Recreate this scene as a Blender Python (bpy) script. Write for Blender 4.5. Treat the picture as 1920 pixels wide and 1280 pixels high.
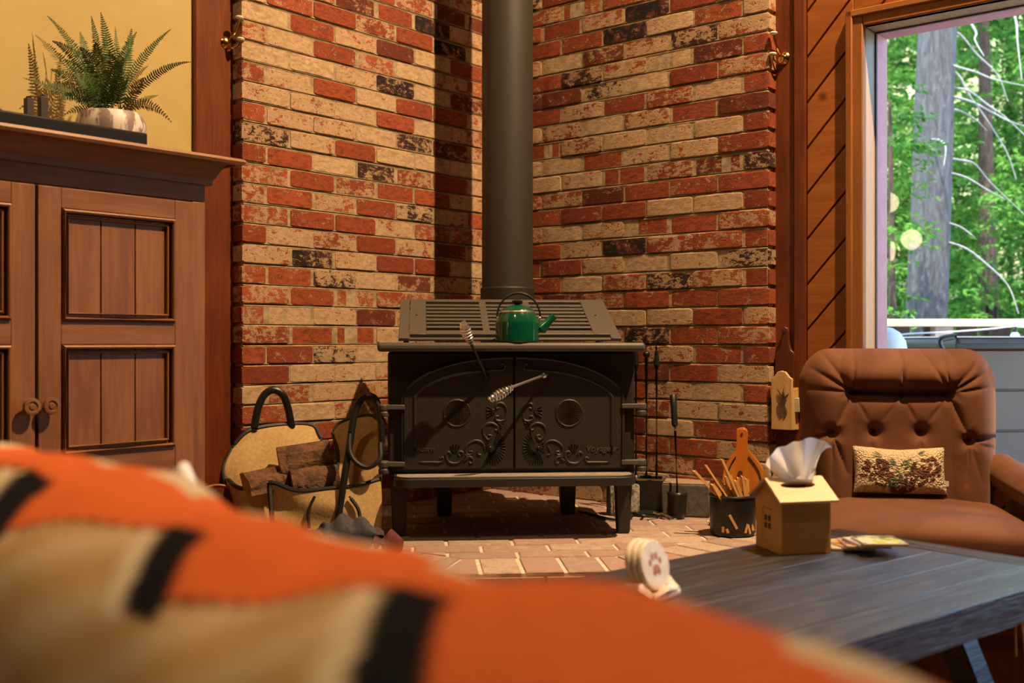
import bpy, math, random
from mathutils import Vector, Matrix
for o in list(bpy.data.objects): bpy.data.objects.remove(o)
S = bpy.context.scene
COL = S.collection
PI = math.pi
rnd = random.Random(7)

# ------------------------------------------------------------------ camera
F = 2034.0                 # focal length in pixels of the 1920 px frame
CH = 0.95                  # camera height above the floor
cd = bpy.data.cameras.new('camera'); cam = bpy.data.objects.new('camera', cd); COL.objects.link(cam)
cd.sensor_width = 36.0; cd.lens = F/1920*36.0; cd.clip_start = 0.02; cd.clip_end = 200
cam.location = (0, 0, CH); cam.rotation_euler = (PI/2, 0, 0)
cd.dof.use_dof = True; cd.dof.focus_distance = 3.45; cd.dof.aperture_fstop = 3.0
S.camera = cam
# ------------------------------------------------------------------ world, sun, exposure
w = bpy.data.worlds.new('world'); S.world = w; w.use_nodes = True
wn = w.node_tree; wn.nodes.clear()
wo = wn.nodes.new('ShaderNodeOutputWorld'); wb = wn.nodes.new('ShaderNodeBackground')
sk = wn.nodes.new('ShaderNodeTexSky'); sk.sky_type = 'HOSEK_WILKIE'
sk.sun_direction = Vector((-0.20, -0.42, 0.88)).normalized(); sk.turbidity = 4.0; sk.ground_albedo = 0.4
wn.links.new(sk.outputs[0], wb.inputs[0]); wn.links.new(wb.outputs[0], wo.inputs[0])
wb.inputs[1].default_value = 34.0
sd = bpy.data.lights.new('sun', 'SUN'); sun = bpy.data.objects.new('sun', sd); COL.objects.link(sun)
sd.energy = 12.0; sd.angle = 0.02; sd.color = (1, .93, .8)
sun.rotation_euler = Vector((0.20, 0.42, -0.88)).to_track_quat('-Z', 'Y').to_euler()
S.view_settings.view_transform = 'Standard'; S.view_settings.look = 'None'
S.view_settings.gamma = 1.0; S.view_settings.use_curve_mapping = False
S.view_settings.exposure = 0.0

# ------------------------------------------------------------------ frames
def ray(px, py): return Vector(((px-960)/F, 1.0, -(py-640)/F))
def W(px, py, Y): return Vector(((px-960)/F*Y, Y, CH-(py-640)/F*Y))
def WZ(px, py, z): 
    t = (CH-z)*F/(py-640); return Vector(((px-960)/F*t, t, z))
class Fr:
    def __init__(s, o, a): s.o = Vector(o); s.a = a; s.c = math.cos(a); s.s = math.sin(a)
    def vec(s, v): return Vector((s.c*v[0]+s.s*v[1], -s.s*v[0]+s.c*v[1], v[2]))
    def loc(s, v): return s.vec(Vector(v)-s.o)
    def wld(s, v): return Vector((s.c*v[0]-s.s*v[1], s.s*v[0]+s.c*v[1], v[2]))+s.o
    def hit(s, px, py, yl=0.0):
        O = s.loc((0, 0, CH)); d = s.vec(ray(px, py)); t = (yl-O.y)/d.y
        return O+d*t
    def P(s, px, py, Y): return s.loc(W(px, py, Y))
WC = Vector((-.085, 4.61, 0))                        # the corner of the two brick walls
LA = math.atan2(-.764, -.646); RA = math.atan2(-.646, .764)
FL = Fr(WC, LA)      # left wall: x runs along the wall to the left, +y into the room
FRt = Fr(WC, RA)     # right wall: x runs along the wall to the right, -y into the room

# ------------------------------------------------------------------ object helpers
def link(o, parent=None):
    COL.objects.link(o)
    if parent: o.parent = parent
    return o
def tag(o, label, cat, group=None):
    o['label'] = label; o['category'] = cat
    if group: o['group'] = group
    return o
def struct(o): o['kind'] = 'structure'; return o
def thing(name, label, cat, fr, group=None):
    o = bpy.data.objects.new(name, None); COL.objects.link(o)
    o.empty_display_size = .05
    o.location = fr.o; o.rotation_euler = (0, 0, fr.a)
    return tag(o, label, cat, group)
def frame_basis(d):
    d = d.normalized(); a = Vector((0, 0, 1)) if abs(d.z) < .9 else Vector((1, 0, 0))
    x = d.cross(a).normalized(); y = x.cross(d).normalized()
    return x, y
class MB:
    def __init__(s): s.v = []; s.f = []; s.m = []; s.mi = 0
    def add(s, vs, fs):
        b = len(s.v); s.v += [tuple(v) for v in vs]; s.f += [tuple(b+i for i in f) for f in fs]; s.m += [s.mi]*len(fs)
        return s
    def box(s, x0, x1, y0, y1, z0, z1, M=None):
        vs = [Vector((x, y, z)) for z in (z0, z1) for y in (y0, y1) for x in (x0, x1)]
        if M is not None: vs = [M @ v for v in vs]
        return s.add(vs, [(0, 2, 3, 1), (4, 5, 7, 6), (0, 1, 5, 4), (2, 6, 7, 3), (0, 4, 6, 2), (1, 3, 7, 5)])
    def tube(s, pts, r, n=8, caps=True, closed=False, flat=1.0):
        pts = [Vector(p) for p in pts]; N = len(pts)
        rs = r if isinstance(r, (list, tuple)) else [r]*N
        b = len(s.v); prev = None
        for i, p in enumerate(pts):
            if closed: d = pts[(i+1) % N]-pts[i-1]
            else: d = pts[min(i+1, N-1)]-pts[max(i-1, 0)]
            if d.length < 1e-9: d = Vector((0, 0, 1))
            d.normalize()
            if prev is None: x, y = frame_basis(d)
            else:
                x = (prev-d*prev.dot(d))
                x = x.normalized() if x.length > 1e-6 else frame_basis(d)[0]
                y = d.cross(x)
            prev = x
            for k in range(n):
                a = 2*PI*k/n
                s.v.append(tuple(p+x*math.cos(a)*rs[i]+y*math.sin(a)*rs[i]*flat))
        R = N if closed else N-1
        for i in range(R):
            j = (i+1) % N
            for k in range(n):
                k2 = (k+1) % n
                s.f.append((b+i*n+k, b+i*n+k2, b+j*n+k2, b+j*n+k)); s.m.append(s.mi)
        if caps and not closed:
            s.f.append(tuple(b+k for k in reversed(range(n)))); s.m.append(s.mi)
            s.f.append(tuple(b+(N-1)*n+k for k in range(n))); s.m.append(s.mi)
        return s
    def cyl(s, p0, p1, r0, r1=None, n=12): return s.tube([p0, p1], [r0, r0 if r1 is None else r1], n)
    def lathe(s, prof, n=24, M=None, caps=True):
        b = len(s.v)
        for r, z in prof:
            for k in range(n):
                a = 2*PI*k/n; v = Vector((r*math.cos(a), r*math.sin(a), z))
                s.v.append(tuple(M @ v if M is not None else v))
        for i in range(len(prof)-1):
            for k in range(n):
                k2 = (k+1) % n
                s.f.append((b+i*n+k, b+i*n+k2, b+(i+1)*n+k2, b+(i+1)*n+k)); s.m.append(s.mi)
        if caps:
            s.f.append(tuple(b+k for k in reversed(range(n)))); s.m.append(s.mi)
            e = b+(len(prof)-1)*n
            s.f.append(tuple(e+k for k in range(n))); s.m.append(s.mi)
        return s
    def prism(s, poly, t0, t1, fn):
        """poly of (a,b); fn(a,b,t) -> 3D point"""
        n = len(poly)
        vs = [fn(a, b, t0) for a, b in poly]+[fn(a, b, t1) for a, b in poly]
        fs = [tuple(range(n)), tuple(reversed(range(n, 2*n)))]
        for i in range(n):
            j = (i+1) % n; fs.append((i, n+i, n+j, j))
        return s.add(vs, fs)
    def grid(s, fn, nu, nv, cu=False):
        b = len(s.v)
        for j in range(nv+1):
            for i in range(nu if cu else nu+1):
                s.v.append(tuple(fn(i/nu, j/nv)))
        st = nu if cu else nu+1
        for j in range(nv):
            for i in range(nu):
                i2 = (i+1) % nu if cu else i+1
                s.f.append((b+j*st+i, b+j*st+i2, b+(j+1)*st+i2, b+(j+1)*st+i)); s.m.append(s.mi)
        return s
    def ball(s, c, r, n=12, m=8, sc=(1, 1, 1)):
        c = Vector(c)
        prof = []
        return s.grid(lambda u, v: c+Vector((r*sc[0]*math.sin(PI*v)*math.cos(2*PI*u), r*sc[1]*math.sin(PI*v)*math.sin(2*PI*u), -r*sc[2]*math.cos(PI*v))), n, m, True)
    def mesh(s, name, mats, smooth=35, fix=True):
        me = bpy.data.meshes.new(name); me.from_pydata(s.v, [], s.f)
        for m in (mats if isinstance(mats, (list, tuple)) else [mats]): me.materials.append(m)
        if any(s.m): me.polygons.foreach_set('material_index', s.m)
        if fix:
            import bmesh
            bm = bmesh.new(); bm.from_mesh(me); bmesh.ops.recalc_face_normals(bm, faces=bm.faces); bm.to_mesh(me); bm.free()
        if smooth:
            me.polygons.foreach_set('use_smooth', [True]*len(me.polygons)); me.set_sharp_from_angle(angle=math.radians(smooth))
        me.update(); return me
    def build(s, name, mats, parent=None, bevel=0, smooth=35, solid=0, sub=0, seg=2, fix=True):
        o = bpy.data.objects.new(name, s.mesh(name, mats, smooth, fix)); link(o, parent)
        if solid:
            md = o.modifiers.new('solid', 'SOLIDIFY'); md.thickness = solid; md.offset = 0
        if sub:
            md = o.modifiers.new('sub', 'SUBSURF'); md.levels = sub; md.render_levels = sub
        if bevel:
            md = o.modifiers.new('bev', 'BEVEL'); md.width = bevel; md.segments = seg; md.limit_method = 'ANGLE'; md.angle_limit = .6
        return o
def bez(pts, n=12):
    """Catmull-Rom through the points"""
    P = [Vector(p) for p in pts]; P = [P[0]*2-P[1]]+P+[P[-1]*2-P[-2]]; out = []
    for i in range(1, len(P)-2):
        for k in range(n):
            t = k/n; a, b, c, d = P[i-1], P[i], P[i+1], P[i+2]
            out.append(.5*((2*b)+(c-a)*t+(2*a-5*b+4*c-d)*t*t+(3*b-a-3*c+d)*t**3))
    out.append(P[-2]); return out
def resample(pts, n):
    L = [0]
    for a, b in zip(pts, pts[1:]): L.append(L[-1]+(b-a).length)
    out = []; j = 0
    for i in range(n+1):
        t = L[-1]*i/n
        while j < len(L)-2 and L[j+1] < t: j += 1
        f = (t-L[j])/max(1e-9, L[j+1]-L[j]); out.append(pts[j].lerp(pts[j+1], min(1, max(0, f))))
    return out
def coons(top, bot, left, right, nu, nv, bulge=None):
    T = resample(bez(top), nu); B = resample(bez(bot), nu); Lf = resample(bez(left), nv); R = resample(bez(right), nv)
    def fn(u, v):     # v=0 bottom, 1 top
        i = round(u*nu); j = round(v*nv)
        p = B[i]*(1-v)+T[i]*v+Lf[j]*(1-u)+R[j]*u-(B[0]*(1-u)*(1-v)+B[-1]*u*(1-v)+T[0]*(1-u)*v+T[-1]*u*v)
        return p+bulge(u, v) if bulge else p
    return MB().grid(fn, nu, nv)
def clip(poly, a, b, c):
    """keep a*x+b*y<=c"""
    out = []
    for i in range(len(poly)):
        p, q = poly[i], poly[(i+1) % len(poly)]
        dp, dq = a*p[0]+b*p[1]-c, a*q[0]+b*q[1]-c
        if dp <= 0: out.append(p)
        if dp*dq < 0:
            t = dp/(dp-dq); out.append((p[0]+(q[0]-p[0])*t, p[1]+(q[1]-p[1])*t))
    return out
def area(p): return abs(sum(p[i][0]*p[(i+1) % len(p)][1]-p[(i+1) % len(p)][0]*p[i][1] for i in range(len(p))))/2 if len(p) > 2 else 0
def inset_clip(poly, by):
    """list of half-planes of a convex CCW polygon moved inwards"""
    hp = []
    for i in range(len(poly)):
        p, q = Vector(poly[i]), Vector(poly[(i+1) % len(poly)]); d = (q-p).normalized(); n = (d.y, -d.x)
        hp.append((n[0], n[1], n[0]*p.x+n[1]*p.y-by))
    return hp

# ------------------------------------------------------------------ materials
class NT:
    def __init__(s, name):
        s.m = bpy.data.materials.new(name); s.m.use_nodes = True; s.t = s.m.node_tree; s.t.nodes.clear()
        s.out = s.n('ShaderNodeOutputMaterial'); s.b = s.n('ShaderNodeBsdfPrincipled'); s.l(s.b.outputs[0], s.out.inputs[0])
    def n(s, ty, **kw):
        x = s.t.nodes.new(ty)
        for k, v in kw.items(): setattr(x, k, v)
        return x
    def l(s, a, b): s.t.links.new(a, b)
    def inp(s, sock, v):
        if hasattr(v, 'is_linked') or hasattr(v, 'links'): s.l(v, sock)
        else: sock.default_value = v
    def math(s, op, a, b=0.0, c=None, clamp=False):
        x = s.n('ShaderNodeMath', operation=op, use_clamp=clamp); s.inp(x.inputs[0], a); s.inp(x.inputs[1], b)
        if c is not None: s.inp(x.inputs[2], c)
        return x.outputs[0]
    def mix(s, f, a, b, mode='MIX'):
        x = s.n('ShaderNodeMix', data_type='RGBA', blend_type=mode); s.inp(x.inputs[0], f)
        s.inp(x.inputs[6], a if hasattr(a, 'links') else (*a, 1)); s.inp(x.inputs[7], b if hasattr(b, 'links') else (*b, 1))
        return x.outputs[2]
    def noise(s, vec, scale, det=4, rough=.55, dist=0.0):
        x = s.n('ShaderNodeTexNoise'); s.l(vec, x.inputs['Vector']); x.inputs['Scale'].default_value = scale
        x.inputs['Detail'].default_value = det; x.inputs['Roughness'].default_value = rough; x.inputs['Distortion'].default_value = dist
        return x.outputs['Fac']
    def ramp(s, v, lo, hi):
        x = s.n('ShaderNodeMapRange'); x.interpolation_type = 'SMOOTHSTEP'; s.inp(x.inputs[0], v); s.inp(x.inputs[1], lo); s.inp(x.inputs[2], hi)
        return x.outputs[0]
    def obj(s, scale=(1, 1, 1), rot=(0, 0, 0), rand=True):
        tc = s.n('ShaderNodeTexCoord'); mp = s.n('ShaderNodeMapping'); s.l(tc.outputs['Object'], mp.inputs[0])
        mp.inputs['Rotation'].default_value = rot; mp.inputs['Scale'].default_value = scale
        if not rand: return mp.outputs[0]
        oi = s.n('ShaderNodeObjectInfo'); va = s.n('ShaderNodeVectorMath', operation='ADD'); s.l(mp.outputs[0], va.inputs[0])
        mu = s.math('MULTIPLY', oi.outputs['Random'], 37.0); cx = s.n('ShaderNodeCombineXYZ')
        s.l(mu, cx.inputs[0]); s.l(mu, cx.inputs[1]); s.l(mu, cx.inputs[2]); s.l(cx.outputs[0], va.inputs[1])
        return va.outputs[0]
    def bump(s, h, st=.3, d=.01):
        x = s.n('ShaderNodeBump'); x.inputs['Strength'].default_value = st; x.inputs['Distance'].default_value = d
        s.l(h, x.inputs['Height']); s.l(x.outputs[0], s.b.inputs['Normal'])
    def set(s, **kw):
        for k, v in kw.items(): s.inp(s.b.inputs[k.replace('_', ' ')], v)
        return s.m
def pm(name, c1, c2=None, rough=.6, metal=0.0, scale=12, stretch=(1, 1, 1), rot=(0, 0, 0), bump=.15, det=4, dist=.3, lo=.35, hi=.65, spec=None, rvar=0, sheen=0, bd=.006):
    t = NT(name); v = t.obj(stretch, rot); nz = t.noise(v, scale, det, .6, dist); f = t.ramp(nz, lo, hi)
    c2 = c2 or tuple(x*.7 for x in c1)
    t.set(Base_Color=t.mix(f, c1, c2), Roughness=rough, Metallic=metal)
    if rvar: t.l(t.math('MULTIPLY_ADD', nz, rvar, rough-rvar/2), t.b.inputs['Roughness'])
    if spec is not None: t.b.inputs['Specular IOR Level'].default_value = spec
    if sheen: t.b.inputs['Sheen Weight'].default_value = sheen
    if bump: t.bump(nz, bump, bd)
    return t.m
def wood(name, light, dark, rough=.45, axis='x', scale=1.0, rot=(0, 0, 0), knots=False, spec=.4, gap=6):
    st = {'x': (1.2, 14, 14), 'y': (14, 1.2, 14), 'z': (14, 14, 1.2)}[axis]
    t = NT(name); v = t.obj(tuple(q*scale for q in st), rot); n1 = t.noise(v, 1.6, 5, .65, .9)
    v2 = t.obj(tuple(q*scale*gap for q in st), rot); n2 = t.noise(v2, 1.5, 3, .6, 0)
    v3 = t.obj((2, 2, 2), rot); n3 = t.noise(v3, 1.5, 2, .5, 0)
    f = t.math('MULTIPLY_ADD', n2, .35, t.math('MULTIPLY', n1, .65)); f = t.math('MULTIPLY_ADD', n3, .35, t.math('MULTIPLY', f, .75))
    c = t.mix(t.ramp(f, .38, .68), light, dark)
    if knots:
        vo = t.n('ShaderNodeTexVoronoi'); t.l(t.obj((3.2, 3.2, 3.2), rot), vo.inputs['Vector']); vo.inputs['Scale'].default_value = 1.2
        k = t.ramp(vo.outputs['Distance'], .11, .03); c = t.mix(k, c, tuple(q*.25 for q in dark))
    t.set(Base_Color=c, Roughness=rough); t.b.inputs['Specular IOR Level'].default_value = spec
    t.bump(n2, .12, .003); return t.m
def flat(name, c, rough=.5, metal=0, spec=None): return pm(name, c, tuple(x*.88 for x in c), rough, metal, scale=30, bump=0, spec=spec)

def brick_mat(name, pale_grey=0.0):
    t = NT(name); oi = t.n('ShaderNodeObjectInfo'); sp = t.n('ShaderNodeSeparateColor'); t.l(oi.outputs['Color'], sp.inputs[0])
    wh, dk, hu = sp.outputs[0], sp.outputs[1], sp.outputs[2]
    v = t.obj((1, 1, 1)); vs = t.obj((.6, 1, 1.5), (0, .7, 0))
    big = t.noise(v, 17, 6, .72, .8); mid = t.noise(vs, 60, 4, .65, .4); fine = t.noise(v, 240, 3, .6, 0)
    n = t.math('MULTIPLY_ADD', mid, .40, t.math('MULTIPLY_ADD', fine, .18, t.math('MULTIPLY', big, .42)))
    n = t.math('MULTIPLY_ADD', t.math('SUBTRACT', n, .5), 1.7, .5)
    th = t.math('MULTIPLY_ADD', wh, -.62, .79)
    mask = t.ramp(n, t.math('SUBTRACT', th, .05), t.math('ADD', th, .05))
    red = t.mix(hu, (.19, .036, .017), (.34, .082, .032))
    red = t.mix(t.ramp(mid, .35, .75), red, (.115, .026, .016))
    dark = t.mix(t.ramp(big, .45, .62), (.017, .011, .012), (.12, .034, .022))
    base = t.mix(dk, red, dark)
    cream = t.mix(t.ramp(mid, .3, .75), (.57, .44, .285), (.33, .22, .125))
    cream = t.mix(t.math('MULTIPLY', t.ramp(big, .35, .65), .20), cream, red)
    col = t.mix(t.math('MULTIPLY', mask, .95), base, cream)
    if pale_grey: col = t.mix(pale_grey, col, (.42, .36, .33))
    t.set(Base_Color=col, Roughness=.88); t.b.inputs['Specular IOR Level'].default_value = .25
    t.bump(t.math('ADD', t.math('MULTIPLY', mask, .5), t.math('ADD', fine, mid)), .35, .004); return t.m
M = {}
M['brick'] = brick_mat('old_brick'); M['hbrick'] = brick_mat('hearth_brick', .55)
M['mortar'] = pm('mortar', (.42, .32, .20), (.26, .185, .11), .95, scale=40, bump=.5)
M['hmortar'] = pm('pale_mortar', (.62, .58, .50), (.48, .43, .36), .95, scale=60, bump=.5)
M['plaster'] = pm('yellow_plaster', (.47, .37, .155), (.44, .34, .135), .85, scale=6, bump=.05)
M['redwood'] = wood('stained_post', (.17, .040, .010), (.085, .017, .006), .42, 'z')
M['pine'] = wood('knotty_panel', (.33, .110, .024), (.22, .064, .012), .42, 'x', rot=(0, .82, 0), knots=True)
M['casing'] = wood('window_casing', (.30, .115, .030), (.21, .072, .017), .4, 'z')
M['casing_h'] = wood('window_casing_head', (.30, .115, .030), (.21, .072, .017), .4, 'x')
M['jamb'] = wood('pale_jamb', (.58, .42, .23), (.48, .32, .16), .5, 'z')
M['mauve'] = pm('mauve_frame', (.27, .088, .10), (.23, .07, .08), .6, scale=20, bump=.1)
M['floor'] = wood('floor_wood', (.17, .065, .03), (.10, .036, .017), .4, 'x', rot=(0, 0, .7))
M['ceiling'] = wood('ceiling_wood', (.42, .24, .11), (.33, .17, .075), .6, 'x')
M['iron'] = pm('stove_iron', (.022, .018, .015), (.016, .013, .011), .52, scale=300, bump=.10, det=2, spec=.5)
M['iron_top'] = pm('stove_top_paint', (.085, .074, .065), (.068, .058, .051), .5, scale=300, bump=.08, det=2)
M['pipe'] = pm('stovepipe_paint', (.034, .030, .027), (.029, .026, .023), .5, scale=9, stretch=(1, 1, .1), bump=.0)
M['blackmetal'] = pm('black_metal', (.012, .011, .011), (.02, .018, .017), .4, .3, scale=60, bump=.1)
M['chrome'] = flat('chrome', (.9, .88, .86), .3, 1.0)
M['brass'] = flat('brass', (.75, .48, .18), .2, 1.0)
M['enamel'] = flat('green_enamel', (.002, .072, .038), .12, 0, .6)
M['blackplastic'] = flat('black_plastic', (.012, .012, .012), .35)
M['armoire'] = wood('armoire_wood', (.27, .115, .046), (.17, .066, .025), .45, 'z', scale=.8)
M['armoire_h'] = wood('armoire_wood_rail', (.27, .115, .046), (.17, .066, .025), .45, 'x', scale=.8)
M['knob'] = wood('knob_wood', (.26, .115, .045), (.15, .06, .022), .35, 'y')
M['soundbar'] = flat('soundbar_black', (.008, .009, .011), .5, 0, .25)
M['canvas'] = pm('tan_canvas', (.50, .34, .155), (.42, .275, .12), .9, scale=90, bump=.25)
M['piping'] = flat('black_webbing', (.012, .011, .013), .6)
M['bark'] = pm('log_bark', (.16, .075, .035), (.06, .028, .015), .9, scale=30, stretch=(1, 1, 1), bump=.9, bd=.02)
M['logwood'] = wood('split_wood', (.36, .2, .09), (.24, .12, .05), .8, 'x')
M['kindling'] = wood('kindling_wood', (.62, .36, .13), (.47, .24, .075), .7, 'z')
M['bellows'] = wood('bellows_wood', (.50, .17, .022), (.38, .11, .014), .3, 'z')
M['leather'] = pm('dark_leather', (.03, .018, .012), None, .6, scale=60)
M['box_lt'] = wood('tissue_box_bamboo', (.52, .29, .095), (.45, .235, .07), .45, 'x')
M['carve'] = flat('burnt_line', (.06, .025, .01), .8)
M['matchbox'] = wood('pale_match_holder', (.60, .40, .19), (.50, .31, .13), .5, 'z')
M['grey_block'] = pm('grey_block', (.10, .088, .078), (.065, .056, .05), .9, scale=40, bump=.5)
M['grey_top'] = pm('block_top_tan', (.33, .24, .17), (.24, .17, .12), .9, scale=40, bump=.4)
M['velvet'] = None
M['white_cloth'] = pm('tissue_paper_base', (.80, .80, .82), (.74, .75, .78), .9, scale=20, bump=.05)
M['ceramic'] = pm('cream_ceramic', (.72, .64, .54), (.62, .52, .42), .55, scale=60, bump=.15)
M['cork'] = pm('cork', (.45, .25, .10), (.3, .15, .06), .9, scale=150, bump=.3)
M['paw'] = flat('paw_print_red', (.45, .16, .10), .6)
M['tableblack'] = None

t = NT('tissue_paper'); df = t.n('ShaderNodeBsdfDiffuse'); tl = t.n('ShaderNodeBsdfTranslucent'); mx = t.n('ShaderNodeMixShader'); mx.inputs[0].default_value = .45
for q_ in (df, tl): q_.inputs[0].default_value = (.86, .87, .90, 1)
t.l(df.outputs[0], mx.inputs[1]); t.l(tl.outputs[0], mx.inputs[2]); t.l(mx.outputs[0], t.out.inputs[0]); t.t.nodes.remove(t.b); M['tissue'] = t.m
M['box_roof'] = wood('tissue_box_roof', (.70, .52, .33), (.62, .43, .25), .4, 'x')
# ================================================================== SETTING
WT = -0.055                                   # wood and plaster wall plane behind the brick face
EL = FL.hit(455, 640, 0).x                    # left brick end, distance from the corner
ER = FRt.hit(1441, 640, 0).x                  # right brick end
CEIL = 4.7
def ulx(px, n=WT): return FL.hit(px, 640, n).x
def urx(px, n=WT): return FRt.hit(px, 640, -n).x
def put(o, fr): o.location = fr.o; o.rotation_euler = (0, 0, fr.a); return o

BZ0 = .9375; BC = .0685
KMIN, KMAX = -9, 27
CLS = {'R': (.24, 0, .6), 'r': (.40, 0, .7), 'm': (.49, 0, .5), 'w': (.62, .05, .6), 'W': (.80, 0, .5), 'd': (.45, .9, .3), 'D': (.32, 1, .2), 'b': (.30, .5, .2)}
LEFT = {0: 'mRRwrm', 1: 'rwwbwR', 2: 'rRrrmm', 3: 'rRdwbw', 4: 'wDwRRW', 5: 'RwmRmb', 6: 'rRRwrm', 7: 'mRmRdw', 8: 'mRmRRw', 9: 'RRWdmR', 10: 'dwRwWW',
        11: 'rwwWdb', 12: 'wwwRWm', 13: 'rwRwRR', 14: 'WWwDWb', 15: 'mwRmWw', 16: 'WRwbwR', 17: 'WrRmRD', 18: 'wmbRDw', -1: 'RRdWww', -2: 'RwwmRw', -3: 'wmwmmR', -4: 'rWmRwR', -5: 'RwRmrw'}
RIGHT = {0: 'rRDmRR', 1: 'mRwwRR', 2: 'RRRmbR', 3: 'RmdrWR', 4: 'dwWmRR', 5: 'RrmDwR', 6: 'mRRmwm', 7: 'RWwRRR', 8: 'RRRbmm', 9: 'dbmRww', 10: 'RwwRWW', 11: 'RwwwmR',
         12: 'bRmWmw', 13: 'RwmRmR', 14: 'rRWdbb', 15: 'RbWmdR', 16: 'mdmbwm', 17: 'mRwDRR', 18: 'wRDmRR', -1: 'RRmRbR', -2: 'wRbRRr', -3: 'RwmRrb', -4: 'wwrRbR', -5: 'RRwbRR', -6: 'wRrRbR'}
def brick_mesh(L, i, H=.0612, D=.088, ch=.0022):
    r = random.Random(i*31+int(L*1000)); m = MB()
    def j(a): return r.uniform(-a, a)
    # front ring slightly chamfered and uneven, two middle stations along the length for worn edges
    xs = [0, .012, L*.33+j(.01), L*.66+j(.01), L-.012, L]
    rows = []
    for q, x in enumerate(xs):
        e = .004 if q in (0, len(xs)-1) else 0
        t = H/2-e-abs(j(.0018)); bt = -H/2+e+abs(j(.0018))
        dz = abs(j(.0014))+(.002 if e else 0)
        rows.append([(x, -D, bt), (x, -ch-dz, bt), (x, -dz, bt+ch), (x, -dz, t-ch), (x, -ch-dz, t), (x, -D, t)])
    vs = [p for rr in rows for p in rr]; fs = []
    for q in range(len(xs)-1):
        for k in range(5): fs.append((q*6+k, (q+1)*6+k, (q+1)*6+k+1, q*6+k+1))
    fs.append((0, 1, 2, 3, 4, 5)); e = (len(xs)-1)*6; fs.append((e+5, e+4, e+3, e+2, e+1, e))
    m.add(vs, fs); return m.mesh('brick', M['brick'], 30)
BL = .1965; HB = .0965
MESH_F = [brick_mesh(BL, i) for i in range(7)]; MESH_H = [brick_mesh(HB, i) for i in range(4)]
def brick_wall(name, fr, E, sgn, table, side):
    mb = MB(); th = .014
    y0, y1 = (-.22, -th) if sgn > 0 else (th, .22)
    mb.box(-.05 if sgn > 0 else 0.0, E-.010, y0, y1, 0, CEIL)
    wall = struct(mb.build(name, M['mortar'])); put(wall, fr)
    r = random.Random(11 if sgn > 0 else 23)
    for k in range(KMIN, KMAX+1):
        z = BZ0+BC*(k+.5)
        # weathered joint: flush below, raked back under the next course
        g = -1 if sgn > 0 else 1; h0, h1 = -.0306, .0306
        pf = [(g*.02, h0), (g*.0045, h0), (g*.0045, h1), (g*.0030, h1+.0004), (g*.0125, h1+.0072), (g*.02, h1+.0072)]
        mo = MB().prism(pf, 0.0, E-.006, lambda a, b, t_: (t_, a, b)).build('mortar_bed', M['mortar'], wall, smooth=0); mo.location = (0, 0, z)
        row = table.get(k); half = (k % 2 != 0); s = 0.0; i = 0
        while E-s > .03:
            full = not (half and i == 0); L = BL if full else HB
            rest = E-s
            me = (MESH_F if full else MESH_H); me = me[r.randrange(len(me))]
            o = bpy.data.objects.new('brick', me); link(o, wall)
            c = (row[min(i, len(row)-1)] if row and i < len(row) else r.choice('RRRrrmwwWbdm'))
            wv, dv, hv = CLS[c]
            o.color = (min(1, max(0, wv+r.uniform(-.07, .07))), dv, min(1, max(0, hv+r.uniform(-.4, .4))), 1)
            sx = 1.0
            if rest < L: sx = rest/L
            jn = r.uniform(-.0035, .002); jz = r.uniform(-.0015, .0015); ja = r.uniform(-.004, .004)
            # along the wall: s=0 is the outer end, so the brick covers x in [E-s-L, E-s]
            flip = r.random() < .5
            if sgn > 0:
                o.location = (E-s-L*sx, jn, z+jz); o.rotation_euler = (0, ja, 0); o.scale = (sx, 1, 1)
            else:
                o.location = (E-s, -jn, z+jz); o.rotation_euler = (0, ja, PI); o.scale = (sx, 1, 1)
            s += L+.0070; i += 1
    return wall
wall_left = brick_wall('wall_left', FL, EL, 1, LEFT, 'left')
wall_right = brick_wall('wall_right', FRt, ER, -1, RIGHT, 'right')

# --- left: stained post, yellow plaster wall
pl0 = EL; pl1 = ulx(367)
o = struct(put(MB().box(pl0-.02, pl1, -.16, WT, 0, CEIL).build('trim_1', M['redwood'], bevel=.004), FL))
o = struct(put(MB().box(pl1-.02, 6.5, -.2, WT-.02, 0, CEIL).build('wall_far_left', M['plaster']), FL))
# --- right: stained posts, diagonal boards, window
pr0, pr1, pr2 = ER, urx(1490), urx(1512)
struct(put(MB().box(pr0-.02, pr1, -WT, .16, 0, CEIL).build('trim_2', M['redwood'], bevel=.004), FRt))
struct(put(MB().box(pr1+.001, pr2, -WT-.012, .16, 0, CEIL).build('trim_3', M['redwood'], bevel=.004), FRt))
wx0 = urx(1618, WT+.02); WXW = 2.5; wx1 = wx0+WXW; wz0 = .56; wz1 = 1.997
cw = wx0-urx(1590, WT+.02)
WEND = 6.0
mb = MB(); yb0, yb1 = -WT+.016, .20
mb.box(pr2, wx0-.02, yb0, yb1, 0, CEIL); mb.box(wx1+.02, WEND, yb0, yb1, 0, CEIL)
mb.box(wx0-.02, wx1+.02, yb0, yb1, 0, wz0-.03); mb.box(wx0-.02, wx1+.02, yb0, yb1, wz1+.02, CEIL)
wfr = struct(put(mb.build('wall_far_right', flat('groove_dark', (.03, .010, .004), .8)), FRt))
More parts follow.
